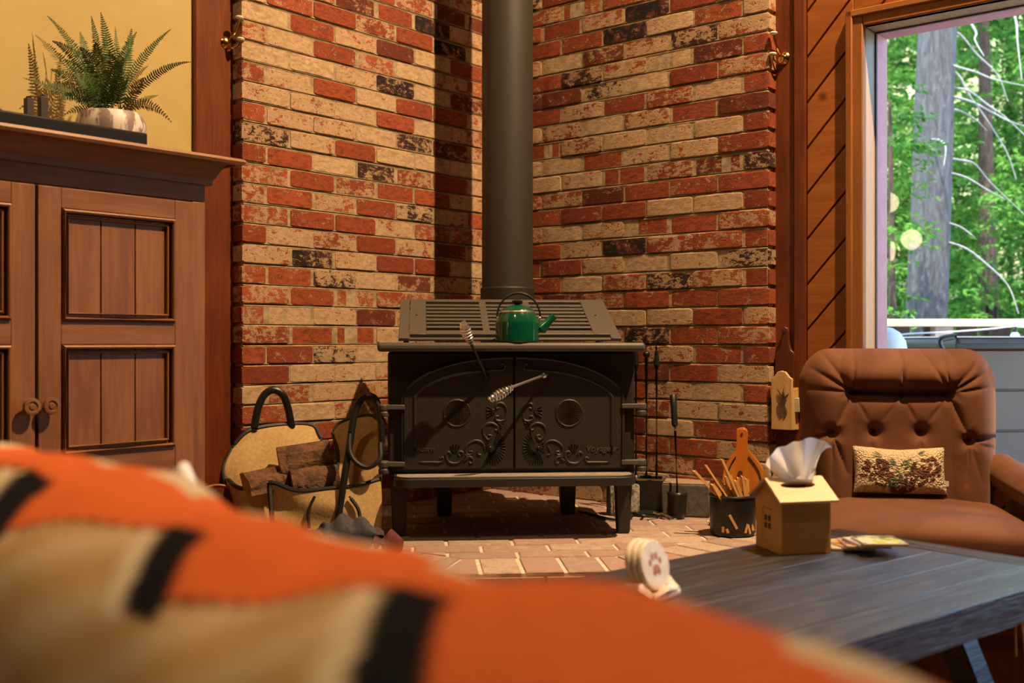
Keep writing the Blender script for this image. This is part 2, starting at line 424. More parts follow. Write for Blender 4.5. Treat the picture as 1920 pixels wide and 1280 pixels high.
def boards(x0, x1, z0, z1):
    st = .157; q = math.tan(math.radians(47.7))
    for k in range(-30, 40):
        # board between the lines z = q*(x-pr2)+c and +st
        c0 = k*st+.045; poly = [(x0, z0), (x1, z0), (x1, z1), (x0, z1)]
        poly = clip(poly, q, -1, q*pr2-c0-.004); poly = clip(poly, -q, 1, -q*pr2+c0+st-.004)
        if area(poly) < .0006: continue
        g = .006; cx = sum(p[0] for p in poly)/len(poly); cz = sum(p[1] for p in poly)/len(poly)
        m = MB(); n = len(poly)
        inner = [(p[0]+(cx-p[0])*.03, p[1]+(cz-p[1])*.03) for p in poly]
        vs = [(a, -WT+.016, b) for a, b in poly]+[(a, -WT+.003, b) for a, b in poly]+[(a+(cx-a)*.0, -WT, b) for a, b in inner]
        fs = [tuple(range(2*n, 3*n))]
        for i in range(n):
            j = (i+1) % n; fs += [(i, j, n+j, n+i), (n+i, n+j, 2*n+j, 2*n+i)]
        m.add(vs, fs); m.build('board', M['pine'], wfr, smooth=0)
boards(pr2+.002, wx0-cw+.01, .0, CEIL-.01)
boards(wx0-cw+.012, wx1+cw-.012, wz1+cw-.01, CEIL-.01)
boards(wx0-cw+.012, wx1+cw-.012, .0, wz0-.04)
boards(wx1+cw-.01, wx1+1.1, .0, CEIL-.01)
# window_1 : casing, jambs, frame, glass, sill
win = bpy.data.objects.new('window_1', None); COL.objects.link(win); put(win, FRt); struct(win)
yc = -WT
MB().box(wx0-cw, wx0, yc-.022, yc+.01, .0, wz1+cw).build('casing', M['casing'], win, bevel=.004)
MB().box(wx1, wx1+cw, yc-.022, yc+.01, .0, wz1+cw).build('casing', M['casing'], win, bevel=.004)
MB().box(wx0, wx1, yc-.022, yc+.01, wz1, wz1+cw).build('casing', M['casing_h'], win, bevel=.004)
MB().box(wx0-cw-.006, wx0-cw+.018, yc-.03, yc, .0, wz1+cw+.006).build('casing_bead', M['casing'], win, bevel=.004)
MB().box(wx0-cw-.006, wx1+cw, yc-.03, yc, wz1+cw-.018, wz1+cw+.006).build('casing_bead', M['casing_h'], win, bevel=.004)
JD = .095
MB().box(wx0-.02, wx0, yc-.018, yc+JD, wz0, wz1).build('jamb', M['jamb'], win, bevel=.002)
MB().box(wx1, wx1+.02, yc-.018, yc+JD, wz0, wz1).build('jamb', M['jamb'], win, bevel=.002)
MB().box(wx0, wx1, yc-.018, yc+JD, wz1, wz1+.02).build('jamb', M['jamb'], win, bevel=.002)
MB().box(wx0-.03, wx1+.03, yc-.05, yc+JD, wz0-.03, wz0).build('sill', M['jamb'], win, bevel=.004)
for a in ((wx0-.04, wx0, wz0-.02, wz1+.04), (wx1, wx1+.04, wz0-.02, wz1+.04), (wx0, wx1, wz1, wz1+.04), (wx0, wx1, wz0-.04, wz0)):
    MB().box(a[0], a[1], yc+JD+.002, yc+JD+.098, a[2], a[3]).build('outer_frame', M['mauve'], win, bevel=.003)
for a in ((wx0-.002, wx0+.004, wz0, wz1), (wx1-.004, wx1+.002, wz0, wz1), (wx0, wx1, wz1-.004, wz1+.002), (wx0, wx1, wz0-.002, wz0+.004)):
    MB().box(a[0], a[1], yc+JD-.012, yc+JD, a[2], a[3]).build('glazing_stop', flat('stop_dark', (.06, .03, .03), .6) if 'stop' not in M else M['stop'], win)
t = NT('window_glass'); t.t.nodes.remove(t.b)
fz = t.n('ShaderNodeFresnel'); fz.inputs[0].default_value = 1.45; tr = t.n('ShaderNodeBsdfTransparent'); gl = t.n('ShaderNodeBsdfGlossy')
gl.inputs['Roughness'].default_value = .0; tr.inputs[0].default_value = (.96, .97, .96, 1); mx = t.n('ShaderNodeMixShader')
t.l(fz.outputs[0], mx.inputs[0]); t.l(tr.outputs[0], mx.inputs[1]); t.l(gl.outputs[0], mx.inputs[2]); t.l(mx.outputs[0], t.out.inputs[0]); M['glass'] = t.m
xmu = wx0+1.35
MB().box(wx0, xmu-.03, yc+JD+.004, yc+JD+.009, wz0, wz1).build('pane', M['glass'], win, smooth=0); MB().box(xmu+.03, wx1, yc+JD+.004, yc+JD+.009, wz0, wz1).build('pane', M['glass'], win, smooth=0)
MB().box(xmu-.03, xmu+.03, yc+.02, yc+JD+.10, wz0, wz1).build('mullion', M['jamb'], win, bevel=.003)
pl = bpy.data.lights.new('window_portal', 'AREA'); pl.shape = 'RECTANGLE'; pl.size = WXW; pl.size_y = wz1-wz0; pl.cycles.is_portal = True
po = bpy.data.objects.new('window_portal', pl); COL.objects.link(po)
po.location = FRt.wld(((wx0+wx1)/2, yc+JD+.13, (wz0+wz1)/2)); po.rotation_euler = Vector((-.646, -.764, 0)).to_track_quat('-Z', 'Z').to_euler()

# --- floor, ceiling, far walls of the room
ROOM = [WC.xy, FL.wld((6.5, 0, 0)).xy, (FL.wld((6.5, 0, 0))+FRt.wld((6.0, 0, 0))-WC).xy, FRt.wld((6.0, 0, 0)).xy]
RX, RY = (Vector((.764, -.646, 0)), Vector((-.646, -.764, 0)))
def slab(name, z0, z1, m): 
    mb = MB(); pts = [WC+RX*a+RY*b for a, b in ((-.25, -.25), (6.1, -.25), (6.1, 6.6), (-.25, 6.6))]
    mb.add([(p.x, p.y, z) for z in (z0, z1) for p in pts], [(0, 1, 2, 3), (7, 6, 5, 4), (0, 4, 5, 1), (1, 5, 6, 2), (2, 6, 7, 3), (3, 7, 4, 0)])
    return struct(mb.build(name, m, smooth=0))
slab('floor', -.12, 0, M['floor']); slab('ceiling', CEIL, CEIL+.15, M['ceiling'])
struct(put(MB().box(6.5, 6.65, -.2, 6.1, 0, CEIL).build('wall_back', M['redwood']), FL))
struct(put(MB().box(6.0, 6.15, -6.6, .2, 0, CEIL).build('wall_side', M['redwood']), FRt))

# --- raised brick hearth
HZ = .325
STV = Fr((-.0034, 3.5, HZ), math.radians(4.76))
hx = lambda w_: tuple(STV.loc((w_[0], w_[1], 0))[:2])
hp = [(-.2, 2.93), (.38, 2.98), (1.13, 3.60), (1.0, 3.76), (-.085, 4.68), (-.97, 3.70), (-1.05, 3.50)]
hp = [hx(p) for p in hp]
hearth = MB()
n = len(hp); 
hearth.add([(a, b, -HZ) for a, b in hp]+[(a, b, -.006) for a, b in hp], [tuple(range(n)), tuple(range(n, 2*n))]+[(i, (i+1) % n, n+(i+1) % n, n+i) for i in range(n)])
ho = struct(put(hearth.build('hearth', M['hmortar'], smooth=0), STV))
def hbrick(poly, r):
    poly = list(poly)
    if area(poly) < .0007: return
    cx = sum(p[0] for p in poly)/len(poly); cy = sum(p[1] for p in poly)/len(poly); k = len(poly)
    z = r.uniform(-.003, 0); c = .003
    inn = [(a+(cx-a)*.045, b+(cy-b)*.045) for a, b in poly]
    m = MB().add([(a-cx, b-cy, -.05) for a, b in poly]+[(a-cx, b-cy, -c) for a, b in poly]+[(a-cx, b-cy, 0) for a, b in inn],
                 [tuple(range(2*k, 3*k))]+[(i, (i+1) % k, k+(i+1) % k, k+i) for i in range(k)]+[(k+i, k+(i+1) % k, 2*k+(i+1) % k, 2*k+i) for i in range(k)])
    o = m.build('brick', M['hbrick'], ho, smooth=0); o.location = (cx, cy, z)
    o.color = (r.uniform(.25, .6), r.choice((0, 0, 0, .3)), r.uniform(.3, 1), 1)
r = random.Random(5)
for e in (6, 0, 1):                           # header bricks along the three front edges
    p, q = Vector(hp[e]), Vector(hp[(e+1) % n]); d = (q-p); L = d.length; d.normalize(); nn = Vector((-d.y, d.x))
    cnt = max(1, round(L/.106)); wdt = L/cnt
    hps = inset_clip(hp, .0)
    pv, nx = Vector(hp[e-1]), Vector(hp[(e+2) % n])
    for i in range(cnt):
        a, b = i*wdt+.006, (i+1)*wdt-.006
        poly = [tuple(p+d*a), tuple(p+d*b), tuple(p+d*b+nn*.195), tuple(p+d*a+nn*.195)]
        # mitre against the neighbouring edges
        for (c0, c1, fl) in ((p, pv, 1), (q, nx, -1)):
            dd = ((c1-c0).normalized()+(d*fl)).normalized(); nm = Vector((dd.y, -dd.x))*(1 if fl > 0 else -1)
            if e == 6 and fl > 0: continue
            if e == 1 and fl < 0: continue
            s_ = 1 if (nm.dot((p+q)/2-c0) < 0) else -1
            poly = clip(poly, nm.x*s_, nm.y*s_, (nm.dot(c0))*s_-.005)
            if len(poly) < 3: break
        if len(poly) >= 3: hbrick(poly, r)
fld = hp
field_h = []
for i in range(n):
    p, q = Vector(hp[i]), Vector(hp[(i+1) % n]); d = (q-p).normalized(); nm = (d.y, -d.x); by = .205 if i in (6, 0, 1) else .005
    field_h.append((nm[0], nm[1], nm[0]*p.x+nm[1]*p.y-by))
for j in range(-4, 14):
    for i in range(-8, 8):
        x0 = i*.206+(.103 if j % 2 else 0); y0 = -.36+j*.106
        poly = [(x0, y0), (x0+.196, y0), (x0+.196, y0+.096), (x0, y0+.096)]
        for h_ in field_h:
            poly = clip(poly, *h_)
            if len(poly) < 3: break
        if len(poly) >= 3: hbrick(poly, r)
# hearth front risers: courses of bricks
for e in (6, 0, 1):
    p, q = Vector(hp[e]), Vector(hp[(e+1) % n]); d = (q-p); L = d.length; d.normalize(); nn = Vector((d.y, -d.x)); cnt = max(1, round(L/.2035)); wdt = L/cnt
    for k in range(4):
        off = wdt/2 if k % 2 else 0
        for i in range(cnt+1):
            a, b = max(0.0, i*wdt-off), min(L, (i+1)*wdt-off)
            if b-a < .03: continue
            z0, z1 = -HZ+.01+k*.0775, -HZ+.01+k*.0775+.067
            A, B = p+d*(a+.005), p+d*(b-.005); A2, B2 = A+nn*.01, B+nn*.01; cx = (A+B)/2
            m = MB().add([(v.x-cx.x, v.y-cx.y, z-z0) for z in (z0, z1) for v in (A, B, B2, A2)], [(0, 1, 2, 3), (4, 5, 6, 7), (0, 1, 5, 4), (1, 2, 6, 5), (2, 3, 7, 6), (3, 0, 4, 7)])
            o = m.build('brick', M['hbrick'], ho, smooth=0); o.location = (cx.x, cx.y, z0); o.color = (r.uniform(.1, .5), 0, r.random(), 1)

# --- room lamp near the window and two added fill spots
def ceiling_spot(x, y, e, col, rad=.05, aim=None, label='', ang=1.9, zz=None):
    z = CEIL
    t_ = thing('ceiling_light', label, 'ceiling light', Fr((x, y, z), 0))
    MB().lathe([(.085, 0), (.085, -.012), (.062, -.012), (.062, 0)], 24).build('trim_ring', flat('lamp_trim', (.6, .58, .55), .5), t_)
    MB().lathe([(.0, -.004), (.06, -.004)], 20, caps=False).build('diffuser', EMW, t_)
    l = bpy.data.lights.new('bulb', 'SPOT'); l.energy = e; l.color = col; l.shadow_soft_size = rad; l.spot_size = ang; l.spot_blend = .6
    lo = bpy.data.objects.new('bulb', l); COL.objects.link(lo); lo.location = (x, y, z-.02)
    d = (Vector(aim)-Vector((x, y, z-.02))) if aim else Vector((0, 0, -1)); lo.rotation_euler = d.to_track_quat('-Z', 'Y').to_euler()
t = NT('warm_lamp'); t.set(Base_Color=(.9, .8, .6, 1), Emission_Color=(1, .72, .40, 1), Emission_Strength=6.0); EMW = t.m
WARM = (1.0, .66, .34)
ceiling_spot(1.62, 2.24, 1650, WARM, .045, (-.25, 4.1, .9), 'recessed ceiling spotlight near the window, shining at the stove corner', 1.75)
ceiling_spot(-.9, .6, 130, WARM, .06, (.5, 3.4, .4), 'added unseen fill spotlight above the armoire end of the couch', 2.0)  # added fill lamp, lifts the stovepipe shadow and the right wall
ceiling_spot(-.35, -.75, 490, (1.0, .74, .45), .08, (-.05, .50, .8), 'added unseen spotlight behind the couch, brightening the throw', .50)  # added to brighten the throw, narrow cone keeps it off the walls
# ================================================================== WOOD STOVE
H = STV.hit
st = thing('wood_stove', 'black cast iron wood stove with two arched doors on the brick hearth', 'stove', STV)
ztop = H(960, 642, -.06).z; zto2 = H(960, 659, -.06).z
xl, xr = H(727, 700, 0).x, H(1190, 700, 0).x
zsh = H(960, 886, 0).z                        # ash shelf top
BD = .46
MB().box(xl, xr, 0, BD, zsh-.012, zto2).build('firebox', M['iron'], st, bevel=.008)
MB().box(-.15, .15, BD, BD+.33, .30, ztop-.06).build('flue_box', M['iron'], st, bevel=.006)
# top plate with a rounded nose
tl, tr_ = H(707, 650, -.075).x, H(1211, 650, -.075).x
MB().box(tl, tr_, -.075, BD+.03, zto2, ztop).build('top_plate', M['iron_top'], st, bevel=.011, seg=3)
# ash shelf with raised lip
m = MB(); sx0, sx1 = H(737, 900, -.12).x, H(1197, 900, -.12).x
def shelf_poly(g):
    a, b, y0, rr = sx0+g, sx1-g, -.12+g, .055
    return [(a, .0), (b, .0)]+[(b-rr+rr*math.cos(t_), y0+rr-rr*math.sin(t_)) for t_ in [i*PI/12 for i in range(7)]]+[(a+rr-rr*math.sin(t_), y0+rr-rr*math.cos(t_)) for t_ in [i*PI/12 for i in range(7)]]
zl = zsh-.030
m.prism(shelf_poly(0), zl, zsh-.002, lambda a, b, t_: (a, b, t_))
m.build('ash_shelf', M['iron'], st, bevel=.003)
M['pale_grey'] = pm('shelf_top_grey', (.30, .26, .22), (.22, .19, .16), .7, scale=40, bump=.1)  # thin top sheet, paler grey than the shelf body
MB().prism(shelf_poly(.009), zsh-.003, zsh+.001, lambda a, b, t_: (a, b, t_)).build('shelf_top', M['pale_grey'], st, bevel=.001)
m = MB(); P0 = [Vector((a, b, zsh)) for a, b in shelf_poly(.004)[1:]+[shelf_poly(.004)[0]]]
m.tube(P0, .0035, 6); m.build('shelf_lip', M['iron'], st)
# legs
def leg(xc, yc, wt, wb, zt):
    MB().add([(xc+sx*wd, yc+sy*wd, z) for z, wd in ((zt, wt/2), (0, wb/2)) for sx, sy in ((-1, -1), (1, -1), (1, 1), (-1, 1))],
             [(0, 1, 2, 3), (7, 6, 5, 4), (0, 4, 5, 1), (1, 5, 6, 2), (2, 6, 7, 3), (3, 7, 4, 0)]).build('leg', M['iron'], st, bevel=.004)
leg(H(1171, 960, 0).x, .03, .055, .04, zsh-.012); leg(H(748, 960, 0).x, .03, .055, .04, zsh-.012)
leg(H(1063, 940, .44).x, .43, .062, .05, zsh-.012); leg(H(833, 940, .44).x, .43, .062, .05, zsh-.012)
# doors
DT = .020
xm = H(964, 760, -DT).x; dl, dr = H(752, 760, -DT).x, H(1172, 760, -DT).x; zb = H(960, 879, -DT).z
zpk = H(960, 668, -DT).z; zsp = H(760, 748, -DT).z
aw = (dr-dl)/2; ax = (dl+dr)/2
def arch(x, off=0.0):
    a_ = aw-off; q = max(0.0, 1-min(1, abs((x-ax)/a_))**2.35)
    return zsp+(zpk-zsp-off)*q**.62
def door(x0, x1, side):
    outer = [(x0+(x1-x0)*i/40, arch(x0+(x1-x0)*i/40)) for i in range(41)]
    poly = [(x0, zb)]+[(x1, zb)]+list(reversed(outer))
    d_ = MB().prism(poly, 0.001, -DT, lambda a, b, t_: (a, t_, b)).build('door', M['iron'], st, bevel=.003)
    yf = -DT
    # rims of the raised arch band
    m = MB(); s_ = -1 if side == 'l' else 1
    xe = x0+.010 if side == 'l' else x1-.010; xi = xm+s_*.006
    op = [Vector((xe+(xi-xe)*i/40, yf, arch(xe+(xi-xe)*i/40)-.004)) for i in range(41)]
    m.tube(op, .0048, 6)
    off = .042; lim = ax+s_*(aw-off-.001); xi2 = xm+s_*.040
    ip = [Vector((lim+(xi2-lim)*(i/40)**1.6, yf, arch(lim+(xi2-lim)*(i/40)**1.6, off))) for i in range(41)]
    down = [Vector((lim, yf, zb+.05+(ip[0].z-zb-.05)*i/8)) for i in range(8)]
    curl = [Vector((xi2-s_*.012*math.sin(t_)*(1-t_/9), yf, ip[-1].z+.012-.012*math.cos(t_)*(1-t_/9))) for t_ in [k*.45 for k in range(1, 13)]]
    m.tube(down+ip+curl, .005, 6)
    m.tube([Vector((xe, yf, zb+.012)), Vector((xe, yf, op[0].z))], .003, 6)
    m.build('arch_rim', M['iron'], d_)
    # round screen
    cx, cz = (857, 774) if side == 'l' else (1067, 774); c = H(cx, cz, yf); R = .042
    m = MB(); m.tube([Vector((c.x+R*math.cos(a), yf, c.z+R*math.sin(a))) for a in [2*PI*k/32 for k in range(32)]], .0035, 6, closed=True); m.build('vent_ring', M['iron'], d_)
    m = MB().lathe([(0.0, 0), (R, 0)], 32, Matrix.Translation((c.x, yf-.0006, c.z)) @ Matrix.Rotation(PI/2, 4, 'X'), caps=False); m.build('vent_recess', M['blackplastic'], d_)
    m = MB()
    for k in range(-8, 9):
        q = k*.0048; h_ = math.sqrt(max(0, R*R-q*q))
        m.cyl((c.x+q, yf-.0015, c.z-h_), (c.x+q, yf-.0015, c.z+h_), .0008, n=4); m.cyl((c.x-h_, yf-.0022, c.z+q), (c.x+h_, yf-.0022, c.z+q), .0008, n=4)
    m.build('vent_mesh', pm('vent_wire', (.13, .085, .05), None, .4, .6, bump=0), d_)
    # scroll ornament, drawn for the left door in pixels and mirrored for the right one
    mir = (lambda px: px) if side == 'l' else (lambda px: 1928.5-px)
    Q = lambda px, py: H(mir(px), py, yf)
    def spiral(px, py, r0, r1, a0, a1, nn=22):
        return [Q(px+(r0+(r1-r0)*i/nn)*math.cos(a0+(a1-a0)*i/nn), py-(r0+(r1-r0)*i/nn)*math.sin(a0+(a1-a0)*i/nn)) for i in range(nn+1)]
    m = MB(); rr = .0042
    T = lambda pts, r_=rr: m.tube(pts, [r_*(.75+.25*math.sin(PI*i/(len(pts)-1))) for i in range(len(pts))], 6)
    T(bez([Q(948, 782), Q(950, 768), Q(944, 757), Q(936, 755), Q(930, 759), Q(931, 765), Q(936, 764)], 6))
    T(bez([Q(948, 778), Q(946, 786), Q(938, 789), Q(930, 786), Q(930, 780), Q(935, 780)], 6))
    for a in (2.75, 3.0, 3.3, 3.55): T([Q(928+2*math.cos(a), 771-6*math.sin(a)), Q(928+16*math.cos(a), 771-26*math.sin(a))], .005)
    T(bez([Q(916, 823), Q(907, 815), Q(906, 803), Q(913, 794), Q(924, 793), Q(933, 799), Q(933, 805), Q(928, 805)], 6))
    T(bez([Q(906, 812), Q(912, 822), Q(918, 823), Q(922, 817), Q(916, 815)], 6))
    for dx, dy in ((942, 799), (945, 793), (940, 803)): T([Q(935, 793), Q(dx, dy)], .0045)
    T(bez([Q(909, 846), Q(906, 832), Q(898, 826), Q(888, 826), Q(876, 834), Q(873, 845), Q(877, 852), Q(884, 851), Q(885, 846), Q(880, 846)], 6))
    T(bez([Q(902, 836), Q(898, 842), Q(896, 850), Q(902, 853)], 6)); T(bez([Q(872, 856), Q(882, 856), Q(887, 862), Q(884, 868), Q(880, 866)], 6))
    T(bez([Q(872, 850), Q(876, 858), Q(870, 864)], 6), .005)
    T(bez([Q(846, 853), Q(842, 847), Q(837, 850), Q(837, 858), Q(843, 866), Q(853, 868), Q(863, 865), Q(869, 856), Q(868, 848), Q(862, 846), Q(859, 851), Q(863, 854)], 6))
    for a in (1.0, 1.35, 1.75, 2.1): T([Q(853+5*math.cos(a), 852-6*math.sin(a)), Q(853+15*math.cos(a), 853-21*math.sin(a))], .0048)
    T(bez([Q(786, 866), Q(810, 866), Q(826, 866), Q(831, 862), Q(830, 857), Q(825, 859)], 6))
    for k in range(17):
        a = -2.05+k*.195; T([Q(922+10*math.cos(a), 838-10*math.sin(a)), Q(922+26*math.cos(a), 838-32*math.sin(a))], .0046)
    for k in range(5):
        a = 2.0+k*.45; T([Q(920+5*math.cos(a), 838-5*math.sin(a)), Q(920+13*math.cos(a), 838-13*math.sin(a))], .004)
    m.ball(Q(919, 839), .006, 8, 6)
    m.build('scrollwork', M['iron'], d_)
    # cast lettering
    word, px0, px1, py0 = ('Acorn', 780, 814, 846) if side == 'l' else ('Voyageur', 1098, 1158, 846)
    cu = bpy.data.curves.new('lettering', 'FONT'); cu.body = word; cu.size = .022; cu.extrude = .0018; cu.shear = .2
    to = bpy.data.objects.new('lettering_curve', cu); COL.objects.link(to)
    dg = bpy.context.evaluated_depsgraph_get(); me = bpy.data.meshes.new_from_object(to.evaluated_get(dg)); bpy.data.objects.remove(to)
    me.name = 'lettering'; me.materials.clear(); me.materials.append(M['iron_top']); lo = link(bpy.data.objects.new('lettering', me), d_)
    xs = [v.co.x for v in me.vertices]; k = (H(px1, py0, yf).x-H(px0, py0, yf).x)/(max(xs)-min(xs))
    lo.scale = (k, k*1.0, 1); lo.location = H(px0, py0, yf-.001); lo.rotation_euler = (PI/2, 0, 0)
    # hinges
    hx_ = x0 if side == 'l' else x1; hs = -1 if side == 'l' else 1
    for py in (764, 870):
        c = H(960, py, -DT); m = MB(); xo = hx_+hs*.062
        m.box(min(hx_-hs*.012, hx_+hs*.055), max(hx_-hs*.012, hx_+hs*.055), -DT-.008, -DT+.016, c.z-.004, c.z+.011)
        m.lathe([(.016, -.028), (.018, -.024), (.018, -.012), (.014, -.010), (.018, -.006), (.018, .010), (.012, .014)], 14, Matrix.Translation((xo-hs*.008, -DT+.008, c.z)))
        m.build('hinge', M['iron_top'], d_, bevel=.002)
    return d_
dL = door(dl, xm-.0025, 'l'); dR = door(xm+.0025, dr, 'r')
# spring handles
def handle(par, bpx, tipx, tipin, dark):
    b = H(*bpx, -DT); y1 = -DT-.10
    e = H(*tipin, y1); tip = H(*tipx, y1-.03); d = (tip-e); L = d.length; dn = d.normalized(); X, Y = frame_basis(dn)
    m = MB(); m.ball(b+Vector((0, -.008, 0)), .011, 10, 8); m.tube(bez([b, b.lerp(e, .15)+Vector((0, -.012, 0)), e, e+dn*L*.3]), .0048, 8)
    ho_ = m.build('handle', M['blackmetal'] if dark else M['chrome'], par)
    pts = []
    T_ = 8.5
    for i in range(150):
        f = i/149; rad = .006+.0125*math.sin(PI*min(1, f*1.02))**.8*(.45+.55*f) if f < .93 else .006+.0125*math.sin(PI*.95)**.8
        a = f*T_*2*PI; pts.append(e+dn*(L*f)+X*rad*math.cos(a)+Y*rad*math.sin(a))
    sp_ = MB().tube(pts, .0026, 6).build('spring_grip', M['chrome'], ho_); sp_['label'] = 'coiled chrome spring grip'
handle(dL, (911, 705), (867, 604), (884, 645), True)
handle(dR, (1020, 703), (917, 750), (962, 725), False)
# sloping warming grille: frame, raised inner frame and slats
g0 = H(960, 640, .055); yA, yB = .075, .45; zA = ztop+.004; zB = H(960, 567, yB).z
def G(u, v, w_): # u local x, v 0..1 up the slope, w out of the slope
    nrm = Vector((0, -(zB-zA), (yB-yA))).normalized()
    return Vector((u, yA+(yB-yA)*v, zA+(zB-zA)*v))+nrm*w_
gx0, gx1 = H(747, 640, yA).x, H(1165, 640, yA).x
gr = bpy.data.objects.new('warming_grille', None); link(gr, st)
def gbar(name, u0, u1, v0, v1, w0, w1, par=gr, bev=.002, mt='iron_top'):
    vs = [G(u, v, w_) for w_ in (w0, w1) for v in (v0, v1) for u in (u0, u1)]
    return MB().add(vs, [(0, 2, 3, 1), (4, 5, 7, 6), (0, 1, 5, 4), (2, 6, 7, 3), (0, 4, 6, 2), (1, 3, 7, 5)]).build(name, M[mt], par, bevel=bev)
MBo = .034
gbar('grille_frame', gx0, gx0+MBo, 0, 1, 0, .012); gbar('grille_frame', gx1-MBo, gx1, 0, 1, 0, .012); gbar('grille_frame', gx0+MBo, gx1-MBo, .93, 1, 0, .012); gbar('grille_frame', gx0+MBo, gx1-MBo, 0, .05, 0, .008)
ix0, ix1 = gx0+MBo+.002, gx1-MBo-.002; sx_, ex_ = ix0+.055, ix1-.055
gbar('grille_plate', ix0, sx_, .04, .92, .008, .020); gbar('grille_plate', ex_, ix1, .04, .92, .008, .020); gbar('grille_plate', sx_, ex_, .04, .13, .008, .020); gbar('grille_plate', sx_, ex_, .88, .92, .008, .020)
ns = 8
for k in range(1, ns):
    v = .13+(.88-.13)*k/ns; gbar('slat', sx_, ex_, v-.024, v+.024, .008, .019, bev=.0015)
for u in (.36, .64): gbar('grille_plate', sx_+(ex_-sx_)*u-.012, sx_+(ex_-sx_)*u+.012, .13, .9, .006, .0185)
for u in (gx0+.02, gx1-.02): MB().cyl((u, yB-.02, ztop-.005), (u, yB-.02, zB+.0), .011, n=10).build('grille_post', M['iron'], gr)
for u in (ix0+.022, ix1-.022): MB().lathe([(.0035, 0), (.003, .003)], 8, Matrix.Translation(G(u, .5, .020))).build('screw', M['blackplastic'], gr)

# ---------------------------------------------------------------- stovepipe
pc = W(951.5, 640, 4.17); pr = 49*4.07/F
sp = thing('stovepipe', 'matte dark grey stovepipe rising from the stove', 'stovepipe', Fr((pc.x, pc.y, HZ+ztop-.06), STV.a))
base = HZ+ztop-.06
MB().lathe([(pr, 0), (pr, CEIL-base)], 48, caps=False).build('pipe', M['pipe'], sp)
zc = W(950, 537, 4.07).z-base
MB().lathe([(pr+.001, 0), (pr+.006, .0), (pr+.006, zc-.004), (pr+.003, zc), (pr+.001, zc)], 48, caps=False).build('collar', M['iron'], sp)
MB().box(-.003, .003, pr-.002, pr+.004, zc, CEIL-base).build('seam', M['pipe'], sp)

# ---------------------------------------------------------------- kettle
kc = W(970, 640, 3.495); kf = Fr((kc.x, kc.y, HZ+ztop), STV.a)
ke = thing('kettle', 'green enamel kettle with black handle on the stove top', 'kettle', kf)
kp = lambda px, py: kf.loc(W(px, py, 3.495)); kr = 42*3.42/F; zsh_ = kp(970, 603).z; zr = kp(970, 586).z
MB().lathe([(.0, .001), (kr*.95, .0), (kr, .005), (kr, zsh_*.92), (kr*.985, zsh_), (kr*.8, zr), (kr*.77, zr+.003), (0, zr+.003)], 40, caps=False).build('body', M['enamel'], ke)
MB().lathe([(kr*.80, zr-.001), (kr*.82, zr+.002), (kr*.80, zr+.006), (kr*.74, zr+.006)], 40, caps=False).build('rim', M['chrome'], ke)
lid = MB().lathe([(kr*.76, zr+.004), (kr*.72, zr+.010), (kr*.5, zr+.020), (kr*.2, zr+.025), (0, zr+.026)], 36, caps=False).build('lid', M['enamel'], ke)
MB().lathe([(.008, zr+.024), (.009, zr+.028), (.017, zr+.032), (.018, zr+.037), (.012, zr+.041), (0, zr+.042)], 20, caps=False).build('lid_knob', M['blackplastic'], lid)
s0, s1 = Vector((kr*.75, 0, zsh_*.30)), kp(1040, 592); s1.y = 0
MB().tube([s0, s0.lerp(s1, .35), s0.lerp(s1, .75), s1, s1+Vector((-.004, 0, -.002))], [.023, .019, .0125, .0115, .009], 16).build('spout', M['enamel'], ke)
hl, hr_ = kp(933, 596), kp(1012, 596)
cx_ = (hl.x+hr_.x)/2; rx = (hr_.x-hl.x)/2
hp_ = [Vector((cx_-rx*1.04*math.cos(a), 0, hl.z+(kp(970, 549).z-hl.z)*math.sin(a))) for a in [PI*i/24 for i in range(25)]]
MB().tube([hp_[0]+Vector((.004, 0, -.012))]+hp_+[hp_[-1]+Vector((-.004, 0, -.012))], [.0032]*8+[.0042]*11+[.0032]*8, 8).build('handle', M['blackplastic'], ke)
for sx, hx__ in ((-1, hl.x), (1, hr_.x)):
    MB().box(hx__-.004, hx__+.004, -.008, .008, hl.z-.02, hl.z+.004).build('handle_lug', M['chrome'], ke, bevel=.002)

